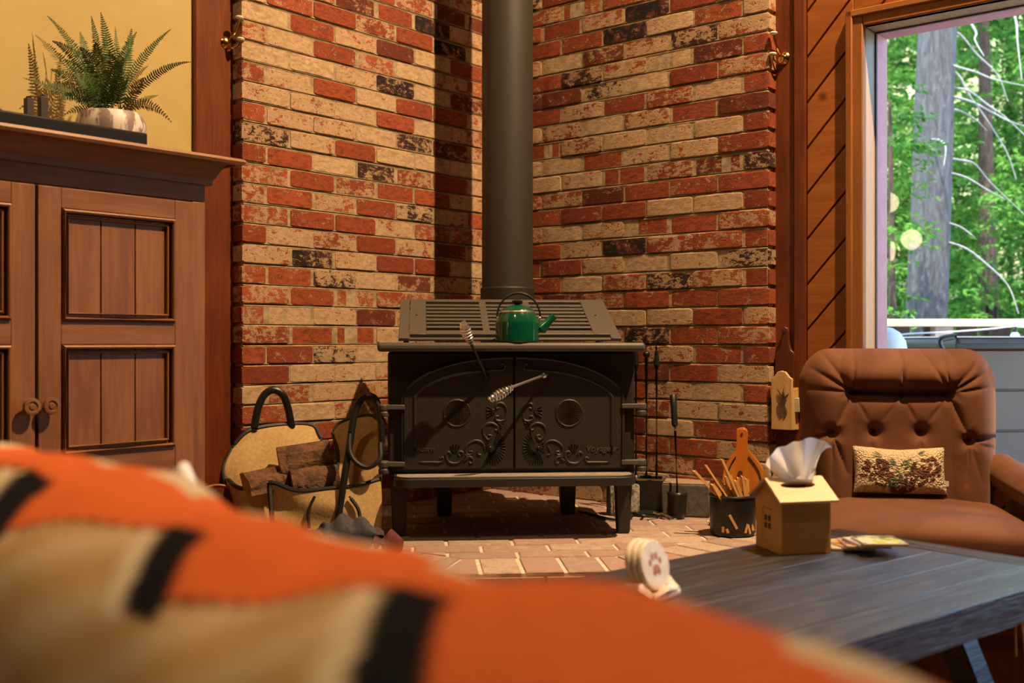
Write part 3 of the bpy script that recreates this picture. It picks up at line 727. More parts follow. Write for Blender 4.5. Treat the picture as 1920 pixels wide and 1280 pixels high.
# ---------------------------------------------------------------- fireplace tools
def curl_stand():
    f = Fr(WZ(1212, 962, HZ+.0), 0); f.o.z = HZ
    Y = f.o.y; P = lambda px, py: f.P(px, py, Y)
    t_ = thing('fire_tool_stand', 'black wrought iron fire tool stand behind the right side of the stove', 'tool stand', f)
    MB().lathe([(.08, 0), (.08, .010), (.03, .018), (.012, .03), (0, .03)], 24, caps=False).build('base', M['blackmetal'], t_)
    top = P(1212, 668); MB().cyl((0, 0, .01), (0, 0, top.z), .007).build('post', M['blackmetal'], t_)
    MB().tube([Vector((0, 0, top.z-.02)), Vector((.025, 0, top.z-.02)), Vector((.035, -.0, top.z-.008))], .005, 8).build('arm', M['blackmetal'], t_)
    MB().tube([Vector((0, 0, top.z-.02)), Vector((-.028, 0, top.z-.02)), Vector((-.036, 0, top.z-.008))], .005, 8).build('arm', M['blackmetal'], t_)
    MB().ball((0, 0, top.z+.008), .013).build('finial', M['blackmetal'], t_)
    for nm, lab, dx, px in (('fire_poker', 'slim black fire poker hanging at the right of the tool stand', .037, 1), ('fire_brush', 'black hearth brush hanging at the left of the tool stand', -.038, -1)):
        f2 = Fr(f.wld((dx, -.002, 0)), 0); q = thing(nm, lab, 'fire tool', f2); zt = top.z+.02
        MB().tube([Vector((0, 0, zt-.10)), Vector((0, 0, zt-.05)), Vector((0, 0, zt))], [.009, .011, .007], 10).build('grip', M['blackmetal'], q)
        MB().tube([Vector((0, 0, zt)), Vector((0, 0, zt+.012)), Vector((.0, .012, zt+.016)), Vector((0, .012, zt+.002))], .003, 6).build('loop', M['blackmetal'], q)
        MB().cyl((0, 0, .13), (0, 0, zt-.09), .0045).build('shaft', M['blackmetal'], q)
        if px > 0: MB().tube([Vector((0, 0, .14)), Vector((0, 0, .08)), Vector((.006, 0, .06)), Vector((.02, 0, .075))], [.0045, .005, .005, .002], 8).build('hook', M['blackmetal'], q)
        else: MB().lathe([(.022, .05), (.024, .09), (.014, .13), (.006, .14)], 14).build('bristles', M['blackplastic'], q)
curl_stand()
# ash shovel with thick grip leaning on the block
f = Fr(WZ(1271, 972, HZ+.002), 0); Y = f.o.y
sh = thing('ash_shovel', 'black ash shovel with thick grip and silver ferrule leaning against the grey block', 'shovel', f)
P = lambda px, py, dy=0: f.P(px, py, Y+dy)
bt, fe, gt = P(1271, 955, .0), P(1266, 808, .06), P(1262, 740, .09)
MB().tube([bt, fe], [.006, .005], 8).build('shaft', M['blackmetal'], sh)
MB().tube([fe+(gt-fe)*.0, fe+(gt-fe)*.1], .0062, 10).build('ferrule', M['chrome'], sh)
MB().tube([fe.lerp(gt, .1), fe.lerp(gt, .15), fe.lerp(gt, .6), fe.lerp(gt, .97), gt], [.008, .011, .0115, .0125, .010], 12).build('grip', M['blackplastic'], sh)
m = MB().grid(lambda u, v: Vector(((u-.5)*.07*(.8+.2*v), -.015+.03*(u-.5)**2*4-.0*v, .002+.09*v)), 8, 6); m.build('blade', M['blackmetal'], sh, solid=.003)
# grey block, dark ash box, patterned stone, cord
f = Fr(WZ(1290, 968, HZ), math.radians(-14)); f.o = Vector((W(1288, 0, 3.93).x, 3.93, HZ))
gb = thing('stone_block', 'grey stone block with a paler top on the hearth behind the shovel', 'block', f)
z1 = f.P(1288, 908, 3.86).z
MB().box(-.085, .085, -.07, .07, .0, z1).build('block', M['grey_block'], gb, bevel=.006)
MB().box(-.081, .081, -.066, .066, z1, z1+.004).build('block_top', M['grey_top'], gb, bevel=.002)  # top sheet in a paler tan than the block sides
f = Fr((W(1220, 0, 3.97).x, 3.97, HZ), math.radians(-10)); z1 = f.P(1220, 900, 3.9).z
ab = thing('ash_tray', 'black metal ash box between stove leg and grey block', 'ash box', f)
m = MB(); m.box(-.045, .045, -.06, .06, 0, .006); m.box(-.045, -.042, -.06, .06, .006, z1); m.box(.042, .045, -.06, .06, .006, z1); m.box(-.042, .042, -.06, -.057, .006, z1); m.box(-.042, .042, .057, .06, .006, z1)
m.build('box', M['blackmetal'], ab); MB().tube([Vector((-.045, -.06, z1)), Vector((.045, -.06, z1)), Vector((.045, .06, z1)), Vector((-.045, .06, z1))], .004, 6, closed=True).build('rim', pm('tray_rim', (.25, .2, .13), None, .5, .4), ab)
f = Fr((W(1168, 0, 3.92).x, 3.92, HZ), math.radians(10)); z1 = f.P(1168, 908, 3.9).z
pb = thing('stone_tile', 'mottled pale grey stone block standing behind the front stove leg', 'block', f)
ms = pm('mottled_stone', (.42, .38, .32), (.08, .07, .06), .9, scale=70, bump=.4)
MB().box(-.055, .055, -.03, .03, 0, z1).build('slab', ms, pb, bevel=.005)
MB().box(-.045, .045, -.034, -.03, .012, z1-.012).build('face_panel', ms, pb, bevel=.002)
cp = [(1085, 958), (1110, 964), (1140, 972), (1165, 974), (1185, 968), (1170, 962), (1150, 960), (1165, 956), (1195, 962), (1215, 958), (1205, 966), (1228, 968), (1250, 964)]
tag(MB().tube(bez([WZ(px, py, HZ+.006+(.008 if i in (6, 7, 10) else 0)) for i, (px, py) in enumerate(cp)], 8), .005, 6).build('power_cord', M['blackplastic']), 'black power cord coiled loosely on the hearth by the stove leg', 'cord')
tag(MB().tube([WZ(1226, 962, HZ+.012), WZ(1240, 965, HZ+.010), WZ(1258, 971, HZ+.008)], [.006, .008, .005], 8).build('twig', M['bark']), 'short brown twig lying beside the black cord', 'twig')

# ---------------------------------------------------------------- kindling bucket, kindling, bellows
f = Fr((W(1374, 0, 3.52).x, 3.52, HZ), 0); bk = thing('kindling_bucket', 'round black metal kindling bucket beside the coffee table', 'bucket', f)
br = .073; bz = f.P(1374, 932, 3.46).z
MB().lathe([(0, .003), (br*.95, .003), (br, .012), (br, bz), (br-.003, bz), (br-.003, .012), (0, .008)], 36, caps=False).build('shell', M['blackmetal'], bk)
MB().tube([Vector((br*math.cos(a), br*math.sin(a), bz)) for a in [2*PI*k/36 for k in range(36)]], .004, 6, closed=True).build('rim', M['blackmetal'], bk)
for a, z, L, tl_ in ((-1.75, .052, .05, .5), (-2.2, .025, .018, 0), (-2.0, .022, .014, .4), (-1.15, .03, .03, -.3), (-1.0, .026, .03, .3)):
    m = MB(); m.box(-.004, .004, -.0012, .0012, -L/2, L/2, Matrix.Translation((math.cos(a)*(br+.0006), math.sin(a)*(br+.0006), z)) @ Matrix.Rotation(a+PI/2, 4, 'Z') @ Matrix.Rotation(-tl_, 4, 'Y')); m.build('cutout', M['kindling'], bk)
stk = [((1300, 880), (1345, 930)), ((1322, 870), (1362, 930)), ((1352, 858), (1392, 935)), ((1345, 893), (1375, 935)), ((1361, 890), (1372, 935)), ((1379, 898), (1400, 935)), ((1392, 890), (1398, 935)),
       ((1335, 905), (1352, 935)), ((1358, 905), (1385, 935)), ((1368, 888), (1380, 932)), ((1384, 892), (1382, 932)), ((1400, 895), (1410, 932)), ((1338, 908), (1360, 936)), ((1370, 915), (1392, 938))]
plc = ['reaching furthest left', 'second from the left, tip tilted left', 'tallest, standing up in the middle', 'short, front left of the tallest', 'slim, behind the tallest', 'right of the tallest, split and flat',
       'upright near the bellows', 'lowest at the left rim', 'broad, front middle of the bundle', 'short, half hidden in the middle', 'thin upright, at the back', 'rightmost, next to the tissue box', 'thin, pressed to the left rim', 'front right, low']
rk = random.Random(3)
for i, (a, b) in enumerate(stk):
    Y = 3.50+rk.uniform(-.035, .04); A, B = W(*a, Y), W(*b, Y); d = (A-B); lo_ = HZ+.02; B2 = B+(d.normalized()*((lo_-B.z)/max(.2, d.normalized().z)))
    lim = f.o+Vector((max(-.055, min(.055, B2.x-f.o.x)), max(-.045, min(.045, B2.y-f.o.y)), .02)); B2 = lim
    d = A-B2; Lk = d.length; q = d.to_track_quat('Z', 'Y'); wk, hk = rk.uniform(.005, .0085), rk.uniform(.003, .006)
    m = MB().add([(-wk, -hk, 0), (wk, -hk*.8, 0), (wk*.9, hk, 0), (-wk*.8, hk*.9, 0), (-wk*.9, -hk, Lk), (wk, -hk*.9, Lk-.006), (wk*.8, hk, Lk-.003), (-wk, hk, Lk-.009)], [(0, 1, 2, 3), (7, 6, 5, 4), (0, 4, 5, 1), (1, 5, 6, 2), (2, 6, 7, 3), (3, 7, 4, 0)])
    o = m.build('kindling_stick', M['kindling'], smooth=0); o.location = B2; o.rotation_mode = 'QUATERNION'; o.rotation_quaternion = q
    tag(o, 'split kindling stick in the black bucket, '+plc[i], 'kindling', 'kindling sticks in the bucket')
Yb = 3.66; f = Fr((W(1398, 0, Yb).x, Yb, HZ), math.radians(-12)); be = thing('bellows', 'orange wooden fireplace bellows leaning upright against the brick wall', 'bellows', f)
pf = lambda px, py: f.P(px, py, Yb)
out = [(1388, 803), (1381, 808), (1381, 832), (1378, 846), (1366, 862), (1356, 885), (1356, 915), (1368, 945), (1390, 975), (1402, 975), (1424, 945), (1434, 915), (1432, 882), (1420, 862), (1406, 847), (1402, 832), (1402, 810), (1396, 803)]
loop = bez([pf(*p) for p in out]+[pf(*out[0])], 5)
poly = [(p.x, p.z) for p in loop]
MB().prism(poly, -.034, -.022, lambda a, b, t_: (a, t_-(b-.2)*-.10, b)).build('front_board', M['bellows'], be, bevel=.003)
MB().prism(poly, .016, .028, lambda a, b, t_: (a, t_-(b-.2)*-.10, b)).build('back_board', M['bellows'], be, bevel=.003)
cxp = sum(p[0] for p in poly)/len(poly)
low = [(a+(cxp-a)*.06, b) for a, b in poly if b < pf(1390, 846).z]
MB().prism(low, -.022, .016, lambda a, b, t_: (a, t_-(b-.2)*-.10, b)).build('leather_side', M['leather'], be)
MB().tube([Vector((a, -.037+(b-.2)*.10, b)) for a, b in [(cxp+(a-cxp)*.86, b-.01) for a, b in low]], .0022, 6).build('trim_cord', M['leather'], be)
q = pf(1388, 884); MB().lathe([(0, 0), (.008, 0), (.008, .003), (0, .003)], 14, Matrix.Translation((q.x, -.036+(q.z-.2)*.1, q.z)) @ Matrix.Rotation(PI/2, 4, 'X'), caps=False).build('valve_hole', M['carve'], be)
q = pf(1391, 812); MB().lathe([(0, 0), (.004, 0), (.004, .003), (0, .003)], 10, Matrix.Translation((q.x, -.035+(q.z-.2)*.1, q.z)) @ Matrix.Rotation(PI/2, 4, 'X'), caps=False).build('hanging_hole', M['carve'], be)
q = pf(1396, 975); MB().tube([Vector((q.x, -.008, q.z+.01)), Vector((q.x, -.02, .0))], [.012, .006], 12).build('nozzle', M['brass'], be)
# ================================================================== ARMOIRE
AD = .45
ax_w = FL.hit(380, 640, WT-.02+AD); aw_ = FL.wld(ax_w); AR = Fr((aw_.x, aw_.y, 0), math.atan2(.764, .646))
ar = thing('armoire', 'brown wooden armoire with panelled doors and crown moulding beside the brick wall', 'armoire', AR)
A = AR.hit
X = lambda px: A(px, 640, 0).x
Z = lambda px, py: A(px, py, 0).z
d0, d1 = X(62), X(355); gapx = X(61)
dw = d1-gapx; fx0 = 2*gapx-0.0            # mirror axis is the gap between the doors
mirx = lambda x: 2*gapx-x
aL, aR = mirx(0.0), 0.0
zdt = Z(200, 363); zdb = .12
zct = A(425, 296, -.075).z; zcb = Z(375, 344)
MB().box(aL, aR, .0, AD-.01, .0, zcb+.01).build('carcass', M['armoire'], ar, bevel=.003)
# face frame
for a, b in ((d1+.002, aR), (aL, mirx(d1)-.002)): MB().box(a, b, -.012, .0, .02, zdt+.004).build('face_stile', M['armoire'], ar, bevel=.002)
MB().box(aL, aR, -.012, 0, zdt+.006, zcb+.01).build('face_rail', M['armoire_h'], ar, bevel=.002)
MB().box(aL, aR, -.012, 0, .02, zdb-.004).build('face_rail', M['armoire_h'], ar, bevel=.002)
# crown moulding profile swept round the front and right end
prof = [(.0, zcb-.006), (.014, zcb-.006), (.016, zcb+.010), (.022, zcb+.016), (.028, zcb+.030), (.040, zcb+.050), (.056, zcb+.062), (.060, zcb+.066), (.062, zct-.018), (.078, zct-.016), (.082, zct-.008), (.078, zct), (.0, zct)]
m = MB(); rows = []
for o_, z in prof: rows.append([(aR+o_, AD-.01, z), (aR+o_, -.012-o_, z), (aL-o_, -.012-o_, z), (aL-o_, AD-.01, z)])
vs = [p for rr in rows for p in rr]; fs = []
for i in range(len(rows)-1):
    for k in range(3): fs.append((i*4+k, i*4+k+1, (i+1)*4+k+1, (i+1)*4+k))
m.add(vs, fs); m.build('crown_moulding', M['armoire_h'], ar, smooth=28)
MB().box(aL, aR, -.012, AD-.01, zct-.02, zct-.001).build('top_board', M['armoire_h'], ar)
pz = [(Z(107, 391), Z(107, 602)), (Z(107, 646), Z(107, 853))]
px0, px1 = X(107), X(320)
zlow = pz[1][1]-.09
pz.append((zlow, .25))
def adoor(mr):
    q = (lambda x: x) if not mr else mirx
    def B(name, x0, x1, y0, y1, z0, z1, mt, par, bev=.002):
        a, b = sorted((q(x0), q(x1))); return MB().box(a, b, y0, y1, z0, z1).build(name, M[mt], par, bevel=bev)
    dr_ = bpy.data.objects.new('door', None); link(dr_, ar)
    yf, yk = -.022, -.001
    B('stile', gapx+.004, px0, yf, yk, zdb, zdt, 'armoire', dr_); B('stile', px1, d1, yf, yk, zdb, zdt, 'armoire', dr_)
    zs = [zdt, pz[0][0], pz[0][1], pz[1][0], pz[1][1], pz[2][0], pz[2][1], zdb]
    for i in (0, 2, 4, 6): B('rail', px0, px1, yf+.0005, yk, zs[i+1], zs[i], 'armoire_h', dr_)
    for (zt, zb_) in pz:
        m = MB(); rr = .010
        for off, yy, r_ in ((.006, yf-.002, .007), (.020, yf+.006, .005)):
            a, b = sorted((q(px0+off), q(px1-off)))
            m.tube([Vector((a, yy, zb_+off)), Vector((b, yy, zb_+off)), Vector((b, yy, zt-off)), Vector((a, yy, zt-off))], r_, 8, closed=True)
        m.build('moulding', M['armoire'], dr_)
        n3 = 3; w3 = (px1-px0-.03)/n3
        for k in range(n3): B('panel_board', px0+.015+k*w3+.0015, px0+.015+(k+1)*w3-.0015, yf+.012, yk, zb_+.012, zt-.012, 'armoire', dr_, .0015)
    kc_ = A(87, 760, yf); kx = q(kc_.x)
    Mk = Matrix.Translation((kx, yf, kc_.z)) @ Matrix.Rotation(PI/2, 4, 'X')
    MB().lathe([(.010, 0), (.008, .010), (.014, .016), (.021, .020), (.022, .026), (.020, .030), (.014, .031), (.012, .028), (.008, .028), (.006, .031), (0, .031)], 22, Mk, caps=False).build('knob', M['knob'], dr_)
adoor(False); adoor(True)

# ---------------------------------------------------------------- on the armoire
ys = .03
sb0 = A(277, 255, ys).x; sbt = A(277, 250, ys).z
f = Fr(AR.wld((sb0-.45, ys+.05, zct)), AR.a)
sbr = thing('soundbar', 'long low black soundbar lying on top of the armoire', 'soundbar', f)
MB().box(-.45, .45, -.05, .05, .004, sbt-zct).build('case', M['soundbar'], sbr, bevel=.004)
MB().box(-.445, .445, -.052, -.048, .010, sbt-zct-.008).build('grille_cloth', flat('soundbar_cloth', (.010, .011, .014), .8, 0, .2), sbr)
for sx in (-.38, .38): MB().box(sx-.03, sx+.03, -.04, .04, 0, .005).build('foot', M['blackplastic'], sbr)
yp = .26; pcx = A(208, 230, yp).x; zpt = A(208, 214, yp).z; prr = .092
f = Fr(AR.wld((pcx, yp, zct)), AR.a); PF = f
pt = thing('potted_fern', 'green fern with long fronds in a mottled grey pot on the armoire', 'plant', f)
hp2 = zpt-zct
MB().lathe([(prr*.7, 0), (prr*.98, hp2*.45), (prr*1.08, hp2*.75), (prr*.98, hp2*.95), (prr*.93, hp2), (prr*.85, hp2), (prr*.85, hp2-.03), (0, hp2-.03)], 32, caps=False).build('pot', pm('mottled_pot', (.66, .60, .56), (.24, .17, .17), .5, scale=26, stretch=(1, 1, .35), lo=.45, hi=.55), pt)
MB().lathe([(0, hp2-.012), (prr*.86, hp2-.02)], 20, caps=False).build('soil', M['bark'], pt)
M['fern'] = pm('fern_green', (.030, .085, .014), (.085, .11, .022), .55, scale=9, bump=0, lo=.4, hi=.7)
M['fern2'] = pm('fern_yellow_and_shadow', (.13, .12, .025), (.20, .15, .05), .6, scale=9, bump=0)  # left-hand fronds in this tone stand for the fern's shadow on the wall
Yp = f.o.y
def frond(tip, dy, sag, mt, wdt=.027, ctrl=None, base=None):
    b = Vector((base[0], base[1], hp2-.01)) if base else Vector((rnd.uniform(-.03, .03), rnd.uniform(-.03, .03), hp2-.01))
    e = PF.loc(W(tip[0], tip[1], Yp+dy)); c = b.lerp(e, .5)+Vector((0, 0, sag))
    if ctrl: c = PF.loc(W(ctrl[0], ctrl[1], Yp+dy*.5))*2-(b+e)*.5
    pts = [b*(1-t_)**2+c*2*t_*(1-t_)+e*t_*t_ for t_ in [i/44 for i in range(45)]]
    L = sum((q-p).length for p, q in zip(pts, pts[1:]))
    m = MB(); m.tube(pts[::4], [.0016*(1-.7*i/11) for i in range(len(pts[::4]))], 5)
    roll = rnd.uniform(-.7, .7)
    nl = max(18, int(L/.0085))
    view = PF.vec(Vector((W(tip[0], tip[1], Yp)-Vector((0, 0, CH))))).normalized()
    for i in range(nl):
        t_ = .14+.86*(i+.5)/nl; k = min(43, int(t_*44)); p = pts[k].lerp(pts[k+1], t_*44-k); d = (pts[k+1]-pts[k]).normalized()
        sd_ = d.cross(view).normalized(); sd_ = (Matrix.Rotation(roll, 3, d) @ sd_); up = d.cross(sd_)
        wl = wdt*min(1, 2.2*(1-t_)+.06)*min(1, .35+t_*2.2)*rnd.uniform(.85, 1.1)
        for s_ in (-1, 1):
            q = (sd_*s_+d*.33+up*rnd.uniform(-.25, .25)).normalized(); w2 = d*.0026
            m.add([p-w2*.6, p+q*wl*.5-w2, p+q*wl, p+q*wl*.5+w2*1.1, p+w2*.6], [(0, 1, 2, 3, 4)])
    m.build('frond', M[mt], pt, smooth=0, fix=False)
for tip, dy, sag, mt, wd in (((88, 29), .0, .06, 'fern', .017), ((171, 30), .02, .03, 'fern', .02), ((189, 23), -.02, .03, 'fern', .027), ((216, 51), .02, .03, 'fern', .018), ((247, 54), .0, .03, 'fern', .027), ((256, 60), .03, .04, 'fern', .022),
        ((320, 55), .02, .05, 'fern', .016), ((358, 116), .0, .08, 'fern', .016), ((278, 123), .05, .03, 'fern2', .02), ((297, 179), .06, .03, 'fern2', .014), ((322, 230), -.03, .09, 'fern2', .02), ((67, 66), .0, .03, 'fern2', .03),
        ((98, 77), .03, .08, 'fern', .03), ((121, 111), -.03, .04, 'fern', .034), ((150, 88), -.10, .05, 'fern', .036), ((180, 80), -.06, .05, 'fern', .033), ((36, 205), -.05, .15, 'fern2', .026), ((43, 146), -.08, .02, 'fern', .024),
        ((110, 190), -.10, .07, 'fern', .026), ((90, 160), -.02, .06, 'fern2', .03), ((270, 146), -.05, .03, 'fern2', .024), ((232, 110), -.10, .04, 'fern', .03), ((205, 95), -.09, .04, 'fern', .03), ((140, 140), -.11, .05, 'fern', .032),
        ((165, 150), -.12, .05, 'fern', .03), ((120, 215), -.08, .05, 'fern2', .024), ((240, 150), -.06, .02, 'fern', .026), ((95, 130), .04, .05, 'fern', .03), ((200, 60), .05, .03, 'fern', .026), ((150, 60), .06, .05, 'fern', .024)):
    frond(tip, dy, sag, mt, wd)
for px, lab in ((54, 'narrow dark wooden block left of the pair behind the soundbar'), (80, 'dark wooden block right of the pair behind the soundbar, nearer the fern')):
    q = A(px, 200, .15); zt = A(px, 184 if px < 60 else 181, .15).z
    f = Fr(AR.wld((q.x, .15, zct)), AR.a); t_ = thing('wooden_candle_block', lab, 'candle block', f, 'dark blocks behind the soundbar')
    MB().box(-.010, .010, -.010, .010, 0, zt-zct).build('block', M['leather'], t_, bevel=.002)
    MB().lathe([(.007, zt-zct), (.007, zt-zct+.004), (.004, zt-zct+.004), (.004, zt-zct)], 12, caps=False).build('candle_socket', M['blackmetal'], t_)

# ---------------------------------------------------------------- coat hooks
def hook(px, py, fr, n, lab, s_):
    c = fr.hit(px, py, n); f = Fr(fr.wld(c), fr.a)
    h = thing('coat_hook', lab, 'hook', f, 'brass and porcelain coat hooks')
    o_ = 1 if fr is FL else -1            # +y is the room side on the left wall, -y on the right
    Mx = Matrix.Rotation(-o_*PI/2, 4, 'X')
    MB().lathe([(0, .012), (.010, .011), (.018, .006), (.022, .002), (.022, 0), (0, 0)], 18, Mx, caps=False).build('back_plate', M['brass'], h)
    upx, dnx = s_*.026, s_*.040
    MB().tube(bez([Vector((0, o_*.008, .004)), Vector((upx*.5, o_*.03, .022)), Vector((upx*.9, o_*.045, .05)), Vector((upx, o_*.055, .072))]), [.0042]*40, 8).build('upper_arm', M['brass'], h)
    MB().tube(bez([Vector((0, o_*.008, -.006)), Vector((dnx*.35, o_*.026, -.022)), Vector((dnx*.8, o_*.045, -.014)), Vector((dnx, o_*.05, .002))]), [.0042]*40, 8).build('lower_arm', M['brass'], h)
    for (kx, ky, kz) in ((upx, o_*.055, .074), (dnx, o_*.05, .004)):
        MB().lathe([(.004, -.004), (.013, .0), (.0145, .004), (.011, .008), (0, .009)], 16, Matrix.Translation((kx, ky, kz)), caps=False).build('porcelain_knob', M['porcelain'], h)
M['porcelain'] = flat('porcelain', (.75, .68, .55), .25)
hook(424, 80, FL, WT, 'brass double coat hook with porcelain knobs on the left post', -.55)
hook(1470, 109, FRt, -WT, 'brass double coat hook with porcelain knobs on the right post', -.45)
# ---------------------------------------------------------------- match holder and board on the right post
c = FRt.hit(1473, 700, -WT); f = Fr(FRt.wld((c.x, -WT-.001, c.z)), FRt.a)
bd = thing('hanging_board', 'dark brown shaped wooden board hanging on the post above the match holder', 'board', f)
hb = lambda px, py: f.loc(FRt.wld(FRt.hit(px, py, -WT-.01)))
ol = [(1473, 612), (1479, 618), (1480, 640), (1484, 655), (1491, 665), (1490, 700), (1490, 730), (1456, 730), (1456, 700), (1455, 665), (1463, 655), (1467, 640), (1467, 618)]
lp = bez([hb(*p) for p in ol]+[hb(*ol[0])], 4)
MB().prism([(p.x, p.z) for p in lp], -.018, -.002, lambda a, b, t_: (a, t_, b)).build('board', wood('dark_board', (.10, .028, .010), (.06, .016, .006), .35, 'z'), bd, bevel=.003)
q = hb(1473, 620); MB().lathe([(0, 0), (.004, 0), (.004, .002), (0, .002)], 10, Matrix.Translation((q.x, -.019, q.z)) @ Matrix.Rotation(PI/2, 4, 'X'), caps=False).build('hanging_hole', M['carve'], bd)
c = FRt.hit(1466, 805, -WT-.055); f = Fr(FRt.wld((c.x, -WT-.002, c.z)), FRt.a)
mh = thing('match_holder', 'pale wooden match holder with carved pinecone mounted on the right post', 'match holder', f)
hb = lambda px, py: f.loc(FRt.wld(FRt.hit(px, py, -WT-.055)))
a0, a1, zt = hb(1448, 800).x, hb(1487, 800).x, hb(1450, 706).z; zpk_ = hb(1467, 695).z
fp = [(a0, 0), (a1, 0), (a1, zt-.006), (a1-.010, zt), ((a0+a1)/2+.014, zpk_-.003), ((a0+a1)/2, zpk_), ((a0+a1)/2-.014, zpk_-.003), (a0+.010, zt), (a0, zt-.006)]
MB().prism(fp, -.062, -.050, lambda a, b, t_: (a, t_, b)).build('front_board', M['matchbox'], mh, bevel=.002)
for xx in (a0, a1-.008): MB().box(xx, xx+.008, -.050, 0, 0, zt*.78).build('side_board', M['matchbox'], mh, bevel=.001)
MB().box(a0+.008, a1-.008, -.050, 0, 0, .008).build('bottom_board', M['matchbox'], mh)
MB().box(a0-.002, a1+.002, -.016, -.0195, 0, zt*.8).build('back_board', M['matchbox'], mh)
MB().box(a1, a1+.016, -.04, -.01, zt*.34, zt*.60).build('striker', flat('striker_pale', (.5, .42, .34), .7), mh, bevel=.001)
m = MB(); cxm = (a0+a1)/2
rr = random.Random(4)
for (dx, z0, L, w0, lean) in ((-.004, zt*.20, zt*.30, .013, -.2), (.010, zt*.20, zt*.24, .011, .1), (.004, zt*.40, zt*.28, .012, .15)):
    for k in range(9):
        for s_ in (-1, 1):
            q = (k+.5)/9; wv = w0*math.sin(PI*(.15+.8*q)); px_ = cxm+dx+lean*q*.02; zz = z0+L*q
            m.tube([Vector((px_, -.0625, zz)), Vector((px_+s_*wv, -.0625, zz+.006))], [.0013, .0007], 4)
for k in range(26):
    a = rr.uniform(.5, 2.7); L = rr.uniform(.025, .05); bx, bz_ = cxm+rr.uniform(-.006, .012), zt*rr.uniform(.45, .62)
    m.tube([Vector((bx, -.0625, bz_)), Vector((max(a0+.006, min(a1-.006, bx+L*math.cos(a)*.6)), -.0625, min(zt*.9, bz_+L*math.sin(a))))], [.0012, .0005], 4)
m.build('carved_pinecone', M['carve'], mh, smooth=0)
# ================================================================== LOG CARRIER
f = Fr((W(575, 0, 3.55).x, 3.55, HZ), 0); lc = thing('log_carrier', 'tan canvas log carrier with black trim and tube handles left of the stove', 'log carrier', f)
P = lambda px, py, Y: f.P(px, py, Y)
def edge(pts, name='piping', r_=.0055): MB().tube(bez(pts, 6), r_, 6).build(name, M['piping'], lc)
At = [P(436, 838, 3.54), P(470, 806, 3.57), P(540, 795, 3.64), P(585, 798, 3.70), P(602, 822, 3.68)]
Ab = [P(450, 962, 3.50), P(520, 968, 3.52), P(612, 965, 3.55)]
Al = [Ab[0], P(418, 888, 3.50), At[0]]; Ar = [Ab[-1], P(618, 880, 3.62), At[-1]]
wob = lambda a, s1, s2: (lambda u, v: Vector((.004*math.sin(9*v+s1), a*(math.sin(7*u+s1)*math.sin(5*v+s2)), a*.5*math.sin(11*u+s2)))*math.sin(PI*u)*math.sin(PI*v))
o = coons(At, Ab, Al, Ar, 26, 22, wob(.014, 1, 2)).build('back_flap', M['canvas'], lc, solid=.006)
edge(At, r_=.008); edge(Al); edge(Ar)
Bt = [P(624, 812, 3.60), P(640, 792, 3.61), P(690, 778, 3.60), P(714, 790, 3.57)]
Bb = [P(622, 955, 3.48), P(680, 960, 3.47), P(714, 950, 3.46)]
Bl = [Bb[0], P(634, 860, 3.52), Bt[0]]; Br = [Bb[-1], P(716, 860, 3.50), Bt[-1]]
coons(Bt, Bb, Bl, Br, 18, 18, wob(.012, 2, 4)).build('front_flap', M['canvas'], lc, solid=.006)
edge(Bt, r_=.007); edge(Bl, r_=.007)
Ct = [P(424, 896, 3.49), P(452, 915, 3.44), P(495, 905, 3.44), P(515, 905, 3.43), P(560, 920, 3.41), P(620, 915, 3.41), P(670, 910, 3.42), P(714, 897, 3.45)]
Cb = [P(455, 1002, 3.45), P(540, 1008, 3.40), P(640, 1010, 3.38), P(714, 1006, 3.43)]
for q in Cb: q.z = .004
Cl = [Cb[0], P(440, 950, 3.48), Ct[0]]; Cr = [Cb[-1], P(716, 950, 3.44), Ct[-1]]
coons(Ct, Cb, Cl, Cr, 34, 16, wob(.016, 3, 1)).build('end_panel', M['canvas'], lc, solid=.006)
edge(Ct, r_=.007)
Db = [Cb[0], P(460, 990, 3.7), P(600, 990, 3.72), P(700, 990, 3.6), Cb[-1]]
m = MB(); vs = [Cb[0], Cb[1], Cb[2], Cb[3], Vector((P(700, 990, 3.58).x, P(700, 990, 3.58).y, .004)), Vector((P(460, 990, 3.54).x, P(460, 990, 3.54).y, .004))]
m.add(vs, [(0, 1, 2, 3, 4, 5)]); m.build('base_panel', M['canvas'], lc, solid=.006)
for x in (505, 648): edge([P(x, 905, 3.428), P(x+4, 960, 3.405), P(x+8, 1000, 3.39)], 'strap', .008)
edge([P(590, 930, 3.395), P(578, 960, 3.39), P(580, 990, 3.385)], 'strap', .005); edge([P(655, 930, 3.39), P(672, 955, 3.39), P(676, 985, 3.385)], 'strap', .006)
MB().tube(bez([P(476, 806, 3.575), P(484, 765, 3.58), P(496, 740, 3.59), P(513, 731, 3.60), P(530, 740, 3.61), P(540, 765, 3.625), P(547, 800, 3.645)], 8), .0125, 10).build('handle', M['blackplastic'], lc)
MB().tube(bez([P(632, 985, 3.385), P(645, 900, 3.40), P(656, 830, 3.43), P(664, 780, 3.45), P(675, 752, 3.46), P(690, 742, 3.46), P(705, 750, 3.46), P(713, 780, 3.45), P(716, 830, 3.44)], 8), .0115, 10).build('handle', M['blackplastic'], lc)
MB().tube(bez([P(656, 810, 3.43), P(656, 845, 3.41), P(668, 866, 3.40), P(690, 876, 3.395), P(712, 860, 3.40), P(713, 830, 3.42)], 8), .008, 8).build('handle_loop', M['piping'], lc)
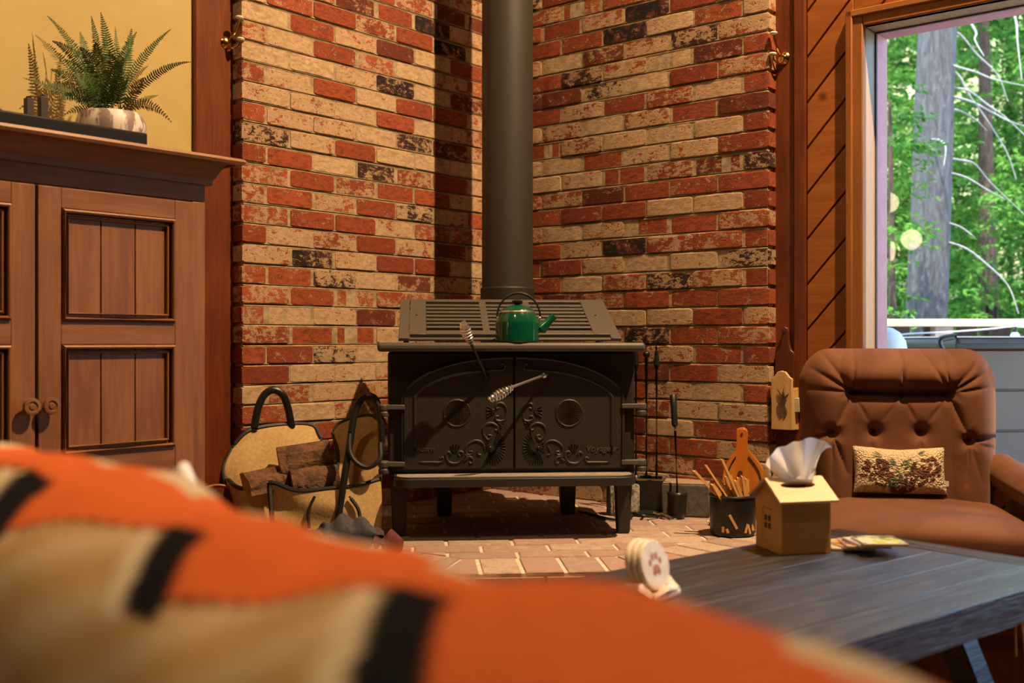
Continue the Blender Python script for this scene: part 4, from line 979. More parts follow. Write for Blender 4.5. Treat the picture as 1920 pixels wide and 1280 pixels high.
# logs in it: split wedges
def log(cp, axis, L, rad, ang0, ang1, lab, seed):
    r_ = random.Random(seed); n = 9
    f_ = Fr(cp, 0); t_ = thing('firewood_log', lab, 'log', f_, 'logs in the canvas carrier'); ax_ = Vector(axis).normalized(); x, y = frame_basis(ax_)
    arc = [(rad*r_.uniform(.92, 1.06)*math.cos(ang0+(ang1-ang0)*i/n), rad*r_.uniform(.92, 1.06)*math.sin(ang0+(ang1-ang0)*i/n)) for i in range(n+1)]
    def ring(s_, arcp): return [ax_*(L*(s_-.5))+x*a*(1+.05*math.sin(5*s_+i))+y*b for i, (a, b) in enumerate(arcp)]
    m = MB(); m.grid(lambda u, v: ring(v, arc)[round(u*n)]+(x*r_.uniform(-.003, .003)), n, 8); m.build('bark', M['bark'], t_, fix=False)
    cc = [(.004, .004)]
    m = MB(); prof_ = [arc[0], (0.0, 0.0), arc[-1]]
    m.grid(lambda u, v: ring(v, prof_)[round(u*2)], 2, 6)
    for s_ in (0, 1): m.add(ring(s_, arc+[(0.0, 0.0)]), [tuple(range(n+2))])
    m.build('split_face', M['logwood'], t_, smooth=20, fix=False)
log(f.wld(P(572, 868, 3.55)), (.93, .30, .12), .17, .062, -.7, 1.9, 'upper split log lying across the canvas carrier', 1)
log(f.wld(P(492, 912, 3.47)), (.75, .60, .10), .13, .055, -.2, 1.9, 'left split log with its pointed end toward the front of the carrier', 2)
log(f.wld(P(590, 905, 3.50)), (.9, .3, .1), .15, .055, -.3, 2.0, 'right split log low in the carrier beside the front flap', 3)
log(f.wld(P(545, 940, 3.56)), (.9, .35, .0), .24, .08, .2, 3.0, 'bottom split log under the others in the carrier', 4)
# ---------------------------------------------------------------- glove on the hearth
M['knit'] = pm('grey_knit', (.055, .057, .075), (.035, .036, .05), .95, scale=80, bump=.6)
f = Fr((W(660, 0, 3.25).x, 3.25, HZ), math.radians(-20)); gv = thing('work_glove', 'dark grey work glove with maroon cuff lying on the hearth by the carrier', 'glove', f)
gv.scale = (1.25, 1.3, 1.75)
def gl_(u, v):
    a = 2*PI*u; r_ = math.sin(PI*v)**.6; x = -.09+.17*v; wv = .048+.012*math.sin(6*v)
    return Vector((x+.006*math.sin(3*a), wv*r_*math.cos(a), .0285+.0275*r_*math.sin(a)*(1+.25*math.sin(20*v+2*math.cos(a)))))
MB().grid(gl_, 24, 28, True).build('palm', M['knit'], gv)
for k in range(4):
    y = -.036+.024*k; MB().tube(bez([Vector((-.05, y, .02)), Vector((-.09, y*1.3, .022)), Vector((-.125-.008*(k % 2), y*1.45, .012))], 6), [.012]*12+[.009], 8).build('finger', M['knit'], gv)
MB().tube(bez([Vector((-.01, -.035, .02)), Vector((-.035, -.07, .02)), Vector((-.06, -.08, .012))], 6), [.012]*12+[.009], 8).build('thumb', M['knit'], gv)
MB().tube([Vector((.068, 0, .022)), Vector((.10, 0, .018)), Vector((.13, .004, .014))], [.02, .026, .012], 12, flat=.9).build('cuff', pm('maroon_cuff', (.10, .022, .026), None, .9, scale=60, bump=.4), gv)
# ---------------------------------------------------------------- round wooden tray leaning by the post
Yt = 3.45; R_ = 49*Yt/F; tc = W(408, 961, Yt); f = Fr((tc.x, tc.y, HZ), math.radians(20))
rt = thing('wooden_tray', 'round brown wooden tray with pale rim leaning upright beside the left post', 'tray', f)
Mt = Matrix.Rotation(math.radians(-9), 4, 'X') @ Matrix.Translation((0, 0, R_+.001)) @ Matrix.Rotation(PI/2, 4, 'X')
MB().lathe([(0, -.008), (R_-.001, -.008), (R_-.001, .004), (0, .004)], 40, Mt, caps=False).build('disc', M['redwood'], rt)
MB().tube([Mt @ Vector((R_*math.cos(a), R_*math.sin(a), .004)) for a in [2*PI*k/48 for k in range(48)]], .0038, 8, closed=True).build('rim', M['bellows'], rt)
# ================================================================== COFFEE TABLE
TZ = .50
t = NT('table_black'); v = t.obj((1.5, 26, 26)); n1 = t.noise(v, 2.2, 6, .7, .5); v2 = t.obj((5, 160, 160)); n2 = t.noise(v2, 1.5, 3, .6)
f_ = t.math('MULTIPLY_ADD', n2, .5, t.math('MULTIPLY', n1, .5))
t.set(Base_Color=t.mix(t.ramp(f_, .42, .66), (.012, .013, .016), (.055, .058, .066))); t.b.inputs['Coat Weight'].default_value = .4; t.b.inputs['Coat Roughness'].default_value = .32; t.l(t.math('MULTIPLY_ADD', f_, .35, .18), t.b.inputs['Roughness']); t.bump(f_, .9, .006); M['tableblack'] = t.m  # blue-grey grain puts the window's cool sheen into the base colour
t = NT('table_black_end'); v = t.obj((26, 1.5, 26)); n1 = t.noise(v, 2.2, 6, .7, .5)
t.set(Base_Color=t.mix(t.ramp(n1, .42, .66), (.014, .013, .014), (.060, .054, .053))); t.l(t.math('MULTIPLY_ADD', n1, .35, .18), t.b.inputs['Roughness']); t.bump(n1, .5, .004); M['table_end'] = t.m
fc = WZ(1570, 990, TZ)                         # far left corner
l0 = WZ(1100, 1077, TZ); dd = (fc-l0).normalized()
TA = math.atan2(dd.y, dd.x)
TF = Fr((fc.x, fc.y, 0), TA)                  # x runs along the table to the far end (x=0), -y across to the right
twd = -TF.loc(WZ(1640, 1190, TZ)).y
tl_ = 1.10
tb = thing('coffee_table', 'black-stained rustic plank coffee table in front of the brown armchair', 'table', TF)
EB = .085
nb = 6; pw = twd/nb
for k in range(nb): MB().box(-tl_+EB+.001, -EB-.001, -(k+1)*pw+.0009, -k*pw-.0009, TZ-.028, TZ-rnd.uniform(0, .0008)).build('plank', M['tableblack'], tb, bevel=.001)
for a in (-EB, -tl_): MB().box(a, a+EB, -twd, 0, TZ-.028, TZ).build('breadboard_end', M['table_end'], tb, bevel=.003)
MB().box(-tl_+.05, -.05, -.075, -.05, TZ-.085, TZ-.028).build('apron', M['tableblack'], tb); MB().box(-tl_+.05, -.05, -twd+.05, -twd+.075, TZ-.085, TZ-.028).build('apron', M['tableblack'], tb)
MB().box(-tl_, 0, -twd, -twd+.02, TZ-.06, TZ-.028).build('edge_rail', M['tableblack'], tb); MB().box(-tl_, 0, -.02, 0, TZ-.06, TZ-.028).build('edge_rail', M['tableblack'], tb)
for xe in (-.16, -tl_+.16):
    for s_ in (-1, 1):
        m = MB(); ya, yb_ = -twd/2+s_*.06, -twd/2+s_*(twd/2-.05); w_ = .03
        m.add([(xe+dx, y+dy, z) for z, y in ((TZ-.085, ya), (0, yb_)) for dx, dy in ((-w_, -w_), (w_, -w_), (w_, w_), (-w_, w_))], [(0, 1, 2, 3), (7, 6, 5, 4), (0, 4, 5, 1), (1, 5, 6, 2), (2, 6, 7, 3), (3, 7, 4, 0)])
        m.build('leg', M['tableblack'], tb, bevel=.003)
    MB().box(xe-.03, xe+.03, -twd+.06, -.06, TZ-.085, TZ-.029).build('cross_bar', M['tableblack'], tb); MB().box(xe-.025, xe+.025, -twd+.10, -.10, .10, .15).build('cross_bar', M['tableblack'], tb)
MB().box(-tl_+.16, -.16, -twd/2-.025, -twd/2+.025, .10, .15).build('stretcher', M['tableblack'], tb)
# ---------------------------------------------------------------- tissue box
c0 = WZ(1466, 1041, TZ); c1 = WZ(1558, 1036, TZ); c2 = WZ(1408, 1022, TZ)
ex = (c1-c0); bw = ex.length; f = Fr((c0.x, c0.y, TZ), math.atan2(ex.y, ex.x)); bdp = (c2-c0).length
bdp = bw*1.02
tbx = thing('tissue_box', 'bamboo tissue box shaped like a little house on the table', 'tissue box', f)
hw = f.hit(1466, 938, 0).z
zpk2 = f.hit(1436, 886, bdp/2).z; zpk2 = hw+(bdp/2)*.62
gab = [(0, 0), (bdp, 0), (bdp, hw-.002), (bdp/2, zpk2-.004), (0, hw-.002)]
T6 = .006
gm = [(M['box_lt'])]
MB().prism(gab, 0, T6, lambda a, b, t_: (t_, a, b)).build('gable_wall', M['box_lt'], tbx, bevel=.0008)
MB().prism(gab, bw-T6, bw, lambda a, b, t_: (t_, a, b)).build('gable_wall', M['box_lt'], tbx, bevel=.0008)
MB().box(T6, bw-T6, 0, T6, 0, hw).build('side_wall', M['box_lt'], tbx); MB().box(T6, bw-T6, bdp-T6, bdp, 0, hw).build('side_wall', M['box_lt'], tbx)
MB().box(T6, bw-T6, T6, bdp-T6, 0.001, .006).build('floor_panel', M['box_lt'], tbx)
sl = (zpk2-hw)/(bdp/2); ov = .011; rl = math.hypot(bdp/2+ov, sl*(bdp/2+ov)); rt6 = .006
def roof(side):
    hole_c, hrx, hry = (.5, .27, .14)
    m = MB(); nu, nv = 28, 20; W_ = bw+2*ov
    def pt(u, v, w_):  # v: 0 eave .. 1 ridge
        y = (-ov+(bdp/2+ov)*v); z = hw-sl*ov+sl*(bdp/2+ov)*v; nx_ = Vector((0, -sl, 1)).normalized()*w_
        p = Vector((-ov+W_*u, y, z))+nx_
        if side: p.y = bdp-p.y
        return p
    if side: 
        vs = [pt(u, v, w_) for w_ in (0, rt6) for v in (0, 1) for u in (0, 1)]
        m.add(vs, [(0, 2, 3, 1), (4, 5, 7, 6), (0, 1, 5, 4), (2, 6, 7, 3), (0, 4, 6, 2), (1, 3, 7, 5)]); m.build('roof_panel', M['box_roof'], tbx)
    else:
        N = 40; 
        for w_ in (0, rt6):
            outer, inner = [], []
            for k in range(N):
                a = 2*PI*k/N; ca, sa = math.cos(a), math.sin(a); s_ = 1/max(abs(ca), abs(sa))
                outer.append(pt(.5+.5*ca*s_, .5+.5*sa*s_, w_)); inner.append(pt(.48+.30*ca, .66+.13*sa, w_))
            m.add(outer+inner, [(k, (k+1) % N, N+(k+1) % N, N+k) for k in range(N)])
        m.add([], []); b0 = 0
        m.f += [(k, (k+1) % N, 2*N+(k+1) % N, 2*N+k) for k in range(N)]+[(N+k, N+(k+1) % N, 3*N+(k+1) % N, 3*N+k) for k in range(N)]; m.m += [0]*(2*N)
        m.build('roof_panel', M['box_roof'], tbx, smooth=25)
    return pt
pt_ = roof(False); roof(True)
for dy in (.40, .54):
    for dz in (.60, .46): MB().box(-.0008, .001, bdp*(1-dy)-.005, bdp*(1-dy)+.005, hw*dz-.006, hw*dz+.006).build('window_cut', M['carve'], tbx)
dfx = bdp*(1-.28)
MB().tube([Vector((-.0003, dfx, hw*.2)), Vector((-.0003, dfx, hw*.78)), Vector((-.0003, bdp*.36, hw*.78))], .0007, 4).build('door_groove', M['carve'], tbx)
# tissue sheet
Yq = (c0.y+.05)
tf = Fr((f.wld((bw*.48, bdp*.32, 0)).x, f.wld((bw*.48, bdp*.32, 0)).y, TZ+hw*.9), 0)
ti = thing('tissue', 'white paper tissue sticking up out of the house-shaped box', 'tissue', tf)
Yt = tf.o.y
tp = [(1437, 872), (1448, 850), (1462, 838), (1495, 826), (1535, 822), (1559, 836)]; tm = [(1460, 893), (1470, 878), (1478, 868), (1505, 862), (1522, 866), (1536, 852)]; tbm = [(1480, 898), (1484, 897), (1490, 897), (1500, 898), (1512, 899), (1520, 899)]
dYs = [-.004, .006, -.004, .008, .0, .016]
T_ = resample(bez([tf.P(*p, Yt+d*1.6) for p, d in zip(tp, dYs)]), 40); Mm = resample(bez([tf.P(*p, Yt+d*1.3) for p, d in zip(tm, dYs)]), 40); B_ = resample(bez([tf.P(*p, Yt+d*.4) for p, d in zip(tbm, dYs)]), 40)
def tis(u, v):
    i = round(u*40); a, b, c = B_[i], Mm[i], T_[i]; p = a*(1-v)**2+(b*2-(a+c)*.5)*2*v*(1-v)+c*v*v
    return p+Vector((0, .008*math.sin(u*9+1)*v+.003*math.sin(u*23)*v, .002*math.sin(u*30)*v))
MB().grid(tis, 40, 20).build('sheet', M['tissue'], ti, smooth=70, fix=False)
MB().grid(lambda u, v: tis(u, v*.72)+Vector((.006, .022*v, 0)), 40, 16).build('inner_fold', M['tissue'], ti, smooth=70, fix=False)
# ---------------------------------------------------------------- paw print coasters
cc = WZ(1222, 1118, TZ); f = Fr((cc.x, cc.y, TZ), math.radians(50))
ch = thing('coaster_holder', 'cream ceramic coaster holder on the dark table', 'coaster holder', f)
m = MB(); Lh, Dh = .045, .034
m.prism([(-Lh, -Dh), (Lh, -Dh), (Lh+.004, 0), (Lh, Dh), (-Lh, Dh), (-Lh-.004, 0)], 0, .012, lambda a, b, t_: (a, b, t_)); m.build('base', M['ceramic'], ch, bevel=.004)
for s_ in (-1, 1): MB().tube([Vector((s_*(Lh-.006), -Dh+.006, .010)), Vector((s_*(Lh-.003), -Dh*.2, .022)), Vector((s_*(Lh-.006), Dh-.006, .018))], [.008, .011, .008], 10).build('end_stop', M['ceramic'], ch)
MB().tube([Vector((-Lh+.006, -Dh+.008, .010)), Vector((0, -Dh+.005, .017)), Vector((Lh-.006, -Dh+.008, .010))], [.007, .0075, .007], 10).build('front_lip', M['ceramic'], ch)
cr = .0435; tilt = math.radians(-14)
for k, lab in enumerate(('front round coaster with red paw print in the holder', 'middle round cork-backed coaster in the holder', 'rear round cork-backed coaster in the holder')):
    yo = -.010+k*.0125; f2 = Fr(f.wld((0, yo, .013)), f.a); t_ = thing('coaster', lab, 'coaster', f2, 'round coasters in the holder')
    Mt = Matrix.Rotation(tilt, 4, 'X') @ Matrix.Translation((0, 0, cr)) @ Matrix.Rotation(PI/2, 4, 'X')
    MB().lathe([(0, .0), (cr-.001, .0), (cr, .001), (cr, .0075), (cr-.0015, .009), (0, .009)], 40, Mt, caps=False).build('disc', M['ceramic'], t_)
    MB().lathe([(0, -.0022), (cr-.002, -.0022), (cr-.002, 0), (0, 0)], 40, Mt, caps=False).build('cork_back', M['cork'], t_)
    if k == 0:
        m = MB()
        for (px_, pz_, a_, b_) in ((-.016, .006, .0045, .006), (-.006, .015, .0045, .0065), (.006, .015, .0045, .0065), (.016, .006, .0045, .006), (0, -.007, .011, .008), (-.007, -.013, .005, .005), (.007, -.013, .005, .005)):
            m.lathe([(0, .0096), (1, .0096), (1, .0088)], 16, Mt @ Matrix.Translation((px_, pz_, 0)) @ Matrix.Diagonal((a_, b_, 1, 1)), caps=False)
        m.build('paw_print', M['paw'], t_)
# ---------------------------------------------------------------- square picture coasters
def pic(name, a, b, c, sc):
    t = NT(name); v = t.obj((1, 1, 1)); n1 = t.noise(v, sc, 3, .6, 1.0); n2 = t.noise(v, sc*.6, 2, .5, .5)
    t.set(Base_Color=t.mix(t.ramp(n2, .5, .6), t.mix(t.ramp(n1, .42, .55), a, b), c), Roughness=.2); return t.m
PC = [pic('picture_a', (.45, .55, .12), (.62, .66, .62), (.10, .12, .14), 30), pic('picture_b', (.35, .40, .62), (.60, .62, .66), (.08, .10, .30), 30), pic('picture_c', (.62, .36, .12), (.65, .55, .40), (.35, .12, .05), 30), pic('picture_d', (.55, .28, .18), (.62, .5, .2), (.2, .08, .2), 30), pic('picture_e', (.6, .6, .62), (.6, .42, .2), (.3, .2, .3), 30)]
pcs = [((1648, 1034), 0, .0235, -3, 'top square picture coaster with green and grey picture, nearest the table edge'), ((1634, 1030), 1, .0175, 4, 'second square picture coaster with blue picture, under the green one'), ((1620, 1028), 3, .0118, -7, 'third square picture coaster in the fanned stack'),
       ((1602, 1023), 2, .006, 9, 'orange square picture coaster at the back of the fanned stack'), ((1590, 1022), 4, .0003, -4, 'bottom square picture coaster beside the tissue box')]
for (pp, k, z, an, lab) in pcs:
    q = WZ(pp[0], pp[1]+3, TZ); f2 = Fr((q.x, q.y, TZ+z), math.radians(3+an)); t_ = thing('picture_coaster', lab, 'coaster', f2, 'square picture coasters')
    h_ = .046; MB().box(-h_, h_, -h_, h_, 0.0, .0055).build('tile', M['ceramic'], t_, bevel=.001); MB().box(-h_+.001, h_-.001, -h_+.001, h_-.001, .0055, .0059).build('picture', PC[k], t_)

# ================================================================== BROWN ARMCHAIR
t = NT('brown_velvet'); v = t.obj((1, 1, 1)); n1 = t.noise(v, 5, 4, .6, .6); n2 = t.noise(v, 300, 2, .5)
t.set(Base_Color=t.mix(t.ramp(n1, .3, .7), (.145, .058, .029), (.092, .034, .016)), Roughness=.75); t.b.inputs['Sheen Weight'].default_value = .35; t.b.inputs['Sheen Roughness'].default_value = .4
t.b.inputs['Sheen Tint'].default_value = (.9, .55, .4, 1); t.b.inputs['Specular IOR Level'].default_value = .15; t.bump(n2, .15, .002); M['velvet'] = t.m
CY = 3.06; cx0 = W(1687, 0, CY).x
CA = math.radians(-11); CF = Fr((cx0, CY, 0), CA)
chair = thing('armchair', 'brown velvet button-tufted armchair by the window', 'armchair', CF)
# the back cushion: outline in pixels at the chair's back plane (local y = 0 at seat, leaning)
lean = .16
def cb(px, py):                                  # pixel -> (x, z) on the leaning back plane
    p = CF.hit(px, py, 0); 
    for _ in range(4): p = CF.hit(px, py, lean*(p.z-.52))
    return p
zt_, zb_ = cb(1687, 653).z, .47
L_ = cb(1498, 800).x; R_ = cb(1870, 800).x
BT = [(1593, 733), (1683, 736), (1770, 735)]; B2 = [(1556, 808), (1633, 806), (1718, 806), (1806, 822)]
bts = [cb(*p) for p in BT]; bt2 = [cb(*p) for p in B2]
def outline(u, v):
    z = zb_+(zt_-zb_)*v
    cr_ = .115; e = max(0, (z-(zt_-cr_))/cr_); ins = cr_*.75*(1-math.sqrt(max(0, 1-e*e)))
    xl_, xr_ = L_+ins+.02*(1-v)**2, R_-ins-.02*(1-v)**2
    return xl_+(xr_-xl_)*u, z
seg = []
def S_(a, b, d, w): seg.append((Vector((a.x, a.z)), Vector((b.x, b.z)), d, w))
for a, b in zip(bts, bts[1:]): S_(a, b, .050, .011)
tops = [cb(1540, 662), cb(1598, 655), cb(1684, 653), cb(1760, 655), cb(1835, 668)]
S_(bts[0], tops[1], .016, .005); S_(bts[1], tops[2], .02, .005); S_(bts[2], tops[3], .014, .005); S_(bts[2], cb(1722, 655), .012, .006)
S_(bts[0], cb(1520, 690), .022, .008); S_(bts[0], tops[0], .018, .009); S_(bts[0], cb(1502, 726), .014, .008)
S_(bts[2], cb(1852, 690), .022, .008); S_(bts[2], tops[4], .018, .009); S_(bts[2], cb(1866, 722), .014, .008)
S_(bts[0], bt2[0], .022, .007); S_(bts[0], bt2[1], .008, .006); S_(bts[1], bt2[1], .006, .006); S_(bts[1], bt2[2], .010, .006); S_(bts[2], bt2[3], .024, .007); S_(bts[2], bt2[2], .008, .006)
S_(bt2[0], cb(1500, 822), .026, .008); S_(bt2[0], cb(1500, 790), .012, .008); S_(bt2[3], cb(1870, 818), .026, .008); S_(bt2[3], cb(1868, 842), .012, .008)
S_(bt2[0], cb(1582, 880), .020, .006); S_(bt2[0], cb(1555, 890), .014, .007); S_(bt2[1], cb(1620, 880), .012, .006); S_(bt2[2], cb(1716, 890), .012, .006); S_(bt2[3], cb(1800, 900), .016, .007); S_(bt2[3], cb(1830, 900), .012, .008)
def dsp(x, z, u, v):
    e = min(u, 1-u)*(R_-L_); tp_ = (1-v)*(zt_-zb_)
    d = .085*(1-math.exp(-e/.045))*(1-math.exp(-(tp_+.002)/.04))
    mid = bts[1].z
    ss = lambda q_: max(0, min(1, q_))**2*(3-2*max(0, min(1, q_)))
    wx = ss((x-bts[0].x+.05)/.06)*ss((bts[2].x+.05-x)/.06)
    topr = .030*math.sin(PI*min(1, max(0, z-mid)/(zt_-mid)))*(.35+.65*wx)
    sdr = .022*max(math.sin(PI*min(1, max(0, (x-L_)/(bts[0].x-L_)))) if x < bts[0].x else 0, math.sin(PI*min(1, max(0, (R_-x)/(R_-bts[2].x)))) if x > bts[2].x else 0)
    d += max(topr, sdr)
    p = Vector((x, z)); g = 0.0
    for a, b, dp, w in seg:
        ab = b-a; t__ = max(0, min(1, (p-a).dot(ab)/ab.length_squared)); q = (p-(a+ab*t__)).length
        fd = 1-.75*t__ if dp != .050 else 1
        g = max(g, dp*fd*math.exp(-(q/w)))
    for k, b in enumerate(bts+bt2):
        q = math.hypot(x-b.x, z-b.z); g = max(g, (.05 if k < 3 else .036)*math.exp(-(q/.016)**1.3))
    return d-g
def backf(u, v):
    x, z = outline(u, v); return Vector((x, lean*(z-.52)-dsp(x, z, u, v), z))
bk_ = bpy.data.objects.new('backrest', None); link(bk_, chair)
MB().grid(backf, 150, 140).build('front_cushion', M['velvet'], bk_, smooth=60, fix=False)
def backb(u, v):
    x, z = outline(u, v); e = min(u, 1-u)*(R_-L_); tp_ = (1-v)*(zt_-zb_)
    return Vector((x, lean*(z-.52)+.07*(1-math.exp(-e/.03))*(1-math.exp(-tp_/.03)), z))
MB().grid(backb, 40, 40).build('rear_shell', M['velvet'], bk_, smooth=60, fix=False)
for b in bts+bt2:
    yy = lean*(b.z-.52)-dsp(b.x, b.z, (b.x-L_)/(R_-L_), (b.z-zb_)/(zt_-zb_)); MB().ball((b.x, yy-.002, b.z), .011, 12, 8, (1, .5, 1)).build('button', M['velvet'], bk_)
# seat
sw = .265
def seatf(u, v):
    a = 2*PI*u; e = .24
    # rounded box: x in [-sw,sw], y in [-.46, .06], z .40-.53
    cx_, cy_ = math.cos(a), math.sin(a); s_ = (abs(cx_)**6+abs(cy_)**6)**(-1/6)
    ph = PI*(v-.5); rr = math.copysign(abs(math.cos(ph))**.32, 1); zz = math.copysign(abs(math.sin(ph))**.55, math.sin(ph))
    x = cx_*s_*rr*(sw+.022*(1 if cy_ < 0 else 0)*max(0, -cy_)**2); y = cy_*s_*rr*.265-.205
    crown = .012*math.cos(min(1, abs(x)/sw)*PI/2)*(1 if zz > 0 else 0)
    return Vector((x, y, .457+zz*.055+crown-.012*max(0, -(y+.30))/.15))
MB().grid(seatf, 64, 28, True).build('seat', M['velvet'], chair, smooth=70)
MB().box(-sw+.01, sw-.01, -.43, .06, .24, .42).build('seat_rail', M['velvet'], chair, bevel=.02, seg=3)
# arms: rolled pads on side panels
for s_ in (-1, 1):
    xa = s_*(sw+.055)
    path = bez([Vector((s_*(sw-.01), .03, .60)), Vector((s_*(sw+.03), -.08, .57)), Vector((xa, -.24, .553)), Vector((xa+s_*.01, -.38, .545)), Vector((xa+s_*.012, -.44, .525))], 6)
    MB().tube(path, [.036]+[.052]*(len(path)-4)+[.050, .044, .022], 16, flat=.9).build('arm_pad', M['velvet'], chair, smooth=70)
    m = MB().prism([(-.40, .25), (.05, .25), (.08, .56), (-.05, .56), (-.40, .53)], xa-.028, xa+.028, lambda a, b, t__: (t__, a, b)); m.build('arm_panel', M['velvet'], chair, bevel=.018, seg=3)
MB().prism([(-sw-.06, .07), (sw+.06, .07), (sw+.06, .26), (-sw-.06, .26)], -.40, .06, lambda a, b, t__: (a, t__, b)).build('skirt', pm('skirt_brown', (.10, .030, .016), (.075, .022, .012), .85, scale=30, stretch=(3, 3, .2), bump=.4), chair, bevel=.01)
MB().lathe([(.20, 0), (.20, .02), (.05, .035), (.05, .08)], 24).build('swivel_base', M['blackmetal'], chair)
# ---------------------------------------------------------------- pinecone pillow
f = Fr(CF.wld((cb(1688, 890).x, -.095, .5)), CA); z0 = f.hit(1688, 943, 0).z+.0; z0 = .528-.5
pi = thing('throw_pillow', 'small cream hooked-wool pillow with pinecones on the brown armchair', 'pillow', f)
p0 = f.hit(1600, 890, 0); p1 = f.hit(1777, 890, 0); zt = f.hit(1690, 842, .0).z
hwid = (p1.x-p0.x)/2; pcx_ = (p0.x+p1.x)/2; hh = (zt-z0)/2
import bmesh
def pil(sd_):
    def fn(u, v):
        a, b = u*2-1, v*2-1; pin = 1-.07*(1-a*a)*(b*b) ; pinx = 1-.045*(1-b*b)*(a*a)
        th = .045*((1-abs(a)**3.2)*(1-abs(b)**3.2))**.55
        z = z0+hh+hh*b*pin+.006*abs(a); y = sd_*th+.30*(z-z0)
        return Vector((pcx_+hwid*a*pinx, y-.0, z))
    return fn
m = MB().grid(pil(-1), 150, 100)
PVn = len(m.v)
o = m.build('front', None or M['ceramic'], pi, smooth=80, fix=False)
me = o.data; ca = me.color_attributes.new('Col', 'FLOAT_COLOR', 'POINT')
rp = random.Random(9); shp = []
for (cx_, cy_, rx_, ry_, kind) in ((-.53, -.02, .36, .56, 'c'), (.48, .06, .40, .58, 'c'), (.0, -.60, .24, .36, 'c')):
    for k in range(60):
        a = rp.uniform(0, 2*PI); q = math.sqrt(rp.random()); shp.append((cx_+rx_*q*math.cos(a), cy_+ry_*q*math.sin(a), rp.uniform(.035, .06), rp.uniform(.07, .13), rp.uniform(-.6, .6), rp.choice(((.10, .022, .016), (.07, .014, .010), (.13, .035, .022), (.045, .012, .012)))))
    for k in range(9):
        a = rp.uniform(0, 2*PI); q = .8*math.sqrt(rp.random()); shp.append((cx_+rx_*q*math.cos(a), cy_+ry_*q*math.sin(a), .016, .06, rp.uniform(-.9, .9), (.55, .36, .22)))
for (bx, by, a0, a1, n_) in ((-.05, .35, 2.3, 3.6, 12), (.0, .4, -.6, .8, 12), (-.12, -.1, 3.8, 5.2, 14), (.0, .1, 0, 6.28, 20), (-.35, .7, 2.6, 3.8, 8), (.35, .75, -.5, .7, 8), (-.28, -.35, 3.9, 5.6, 12), (-.05, .0, 4, 5.5, 10)):
    for k in range(n_):
        a = rp.uniform(a0, a1); L2 = rp.uniform(.12, .32); shp.append((bx+L2*.6*math.cos(a), by+L2*math.sin(a), .012, L2*.5, a-PI/2, rp.choice(((.035, .085, .045), (.07, .10, .035), (.02, .06, .045), (.10, .14, .07)))))
cols = []
for j in range(101):
    for i in range(151):
        a, b = i/75-1, j/50-1; c = (.62, .50, .33)
        for (sx_, sy_, rx_, ry_, an, cc_) in shp:
            dx, dy = (a-sx_)*1.6, b-sy_
            if abs(dx) > .5 or abs(dy) > .5: continue
            ca_, sa_ = math.cos(an), math.sin(an); q1, q2 = (dx*ca_+dy*sa_)/(rx_*1.6), (-dx*sa_+dy*ca_)/ry_
            if q1*q1+q2*q2 < 1: c = cc_
        cols += [c[0], c[1], c[2], 1]
ca.data.foreach_set('color', cols)
t = NT('hooked_wool'); at = t.n('ShaderNodeVertexColor', layer_name='Col'); vo = t.n('ShaderNodeTexVoronoi'); t.l(t.obj((1, 1, 1)), vo.inputs['Vector']); vo.inputs['Scale'].default_value = 190
t.set(Base_Color=t.mix(t.ramp(vo.outputs['Distance'], .2, .9), at.outputs[0], t.mix(.45, at.outputs[0], (.12, .06, .03))), Roughness=.95); t.bump(t.math('SUBTRACT', 1.0, vo.outputs['Distance']), .9, .006)
me.materials.clear(); me.materials.append(t.m)
MB().grid(pil(1), 40, 30).build('rear', M['canvas'], pi, smooth=80, fix=False)
q = pil(-1)(1, .2); MB().box(q.x-.004, q.x+.008, q.y-.001, q.y+.001, q.z-.004, q.z+.01).build('care_tag', M['white_cloth'], pi)

# ================================================================== COUCH AND THROW
rd = Vector((.707, -.707, 0)); RH = .105                       # ridge line direction, height below the camera
r0 = WZ(40, 868, CH-RH)
SA = math.atan2(-.707, .707); SF = Fr((r0.x, r0.y, 0), SA)     # x along the back towards the right, +y away from the camera (seat side)
ridge = CH-RH-.014
so = thing('couch', 'couch under the woven throw in the foreground', 'couch', SF)
M['couch'] = pm('couch_fabric', (.20, .12, .07), (.16, .095, .055), .9, scale=200, bump=.3)
bx0, bx1 = -.55, 1.45
def backprof(r_, h_):
    return [(-.10, .12), (-.105, .5), (-.095, h_-.07), (-.07, h_-.025), (-.03, h_-.004), (.0, h_), (.04, h_-.006), (.08, h_-.03), (.105, h_-.08), (.13, .5), (.14, .40)]
pr_ = backprof(0, ridge-.030)
MB().prism(pr_, bx0, bx1, lambda a, b, t__: (t__, a, b)).build('back', M['couch'], so, smooth=40)
MB().box(bx0+.05, bx1-.05, -.08, .78, .10, .30).build('seat_base', M['couch'], so, bevel=.02)
for k in range(2):
    a = bx0+.08+k*(bx1-bx0-.16)/2; MB().box(a+.004, a+(bx1-bx0-.16)/2-.004, .13, .80, .30, .44).build('seat_cushion', M['couch'], so, bevel=.03, seg=3)
for a in (bx0, bx1-.16): MB().box(a-.02, a+.18, -.05, .80, .06, .60).build('arm', M['couch'], so, bevel=.05, seg=4)
for a in (bx0+.08, bx1-.08):
    for b in (.0, .72): MB().cyl((a, b, 0), (a, b, .10), .02, .025).build('leg', M['redwood'], so)
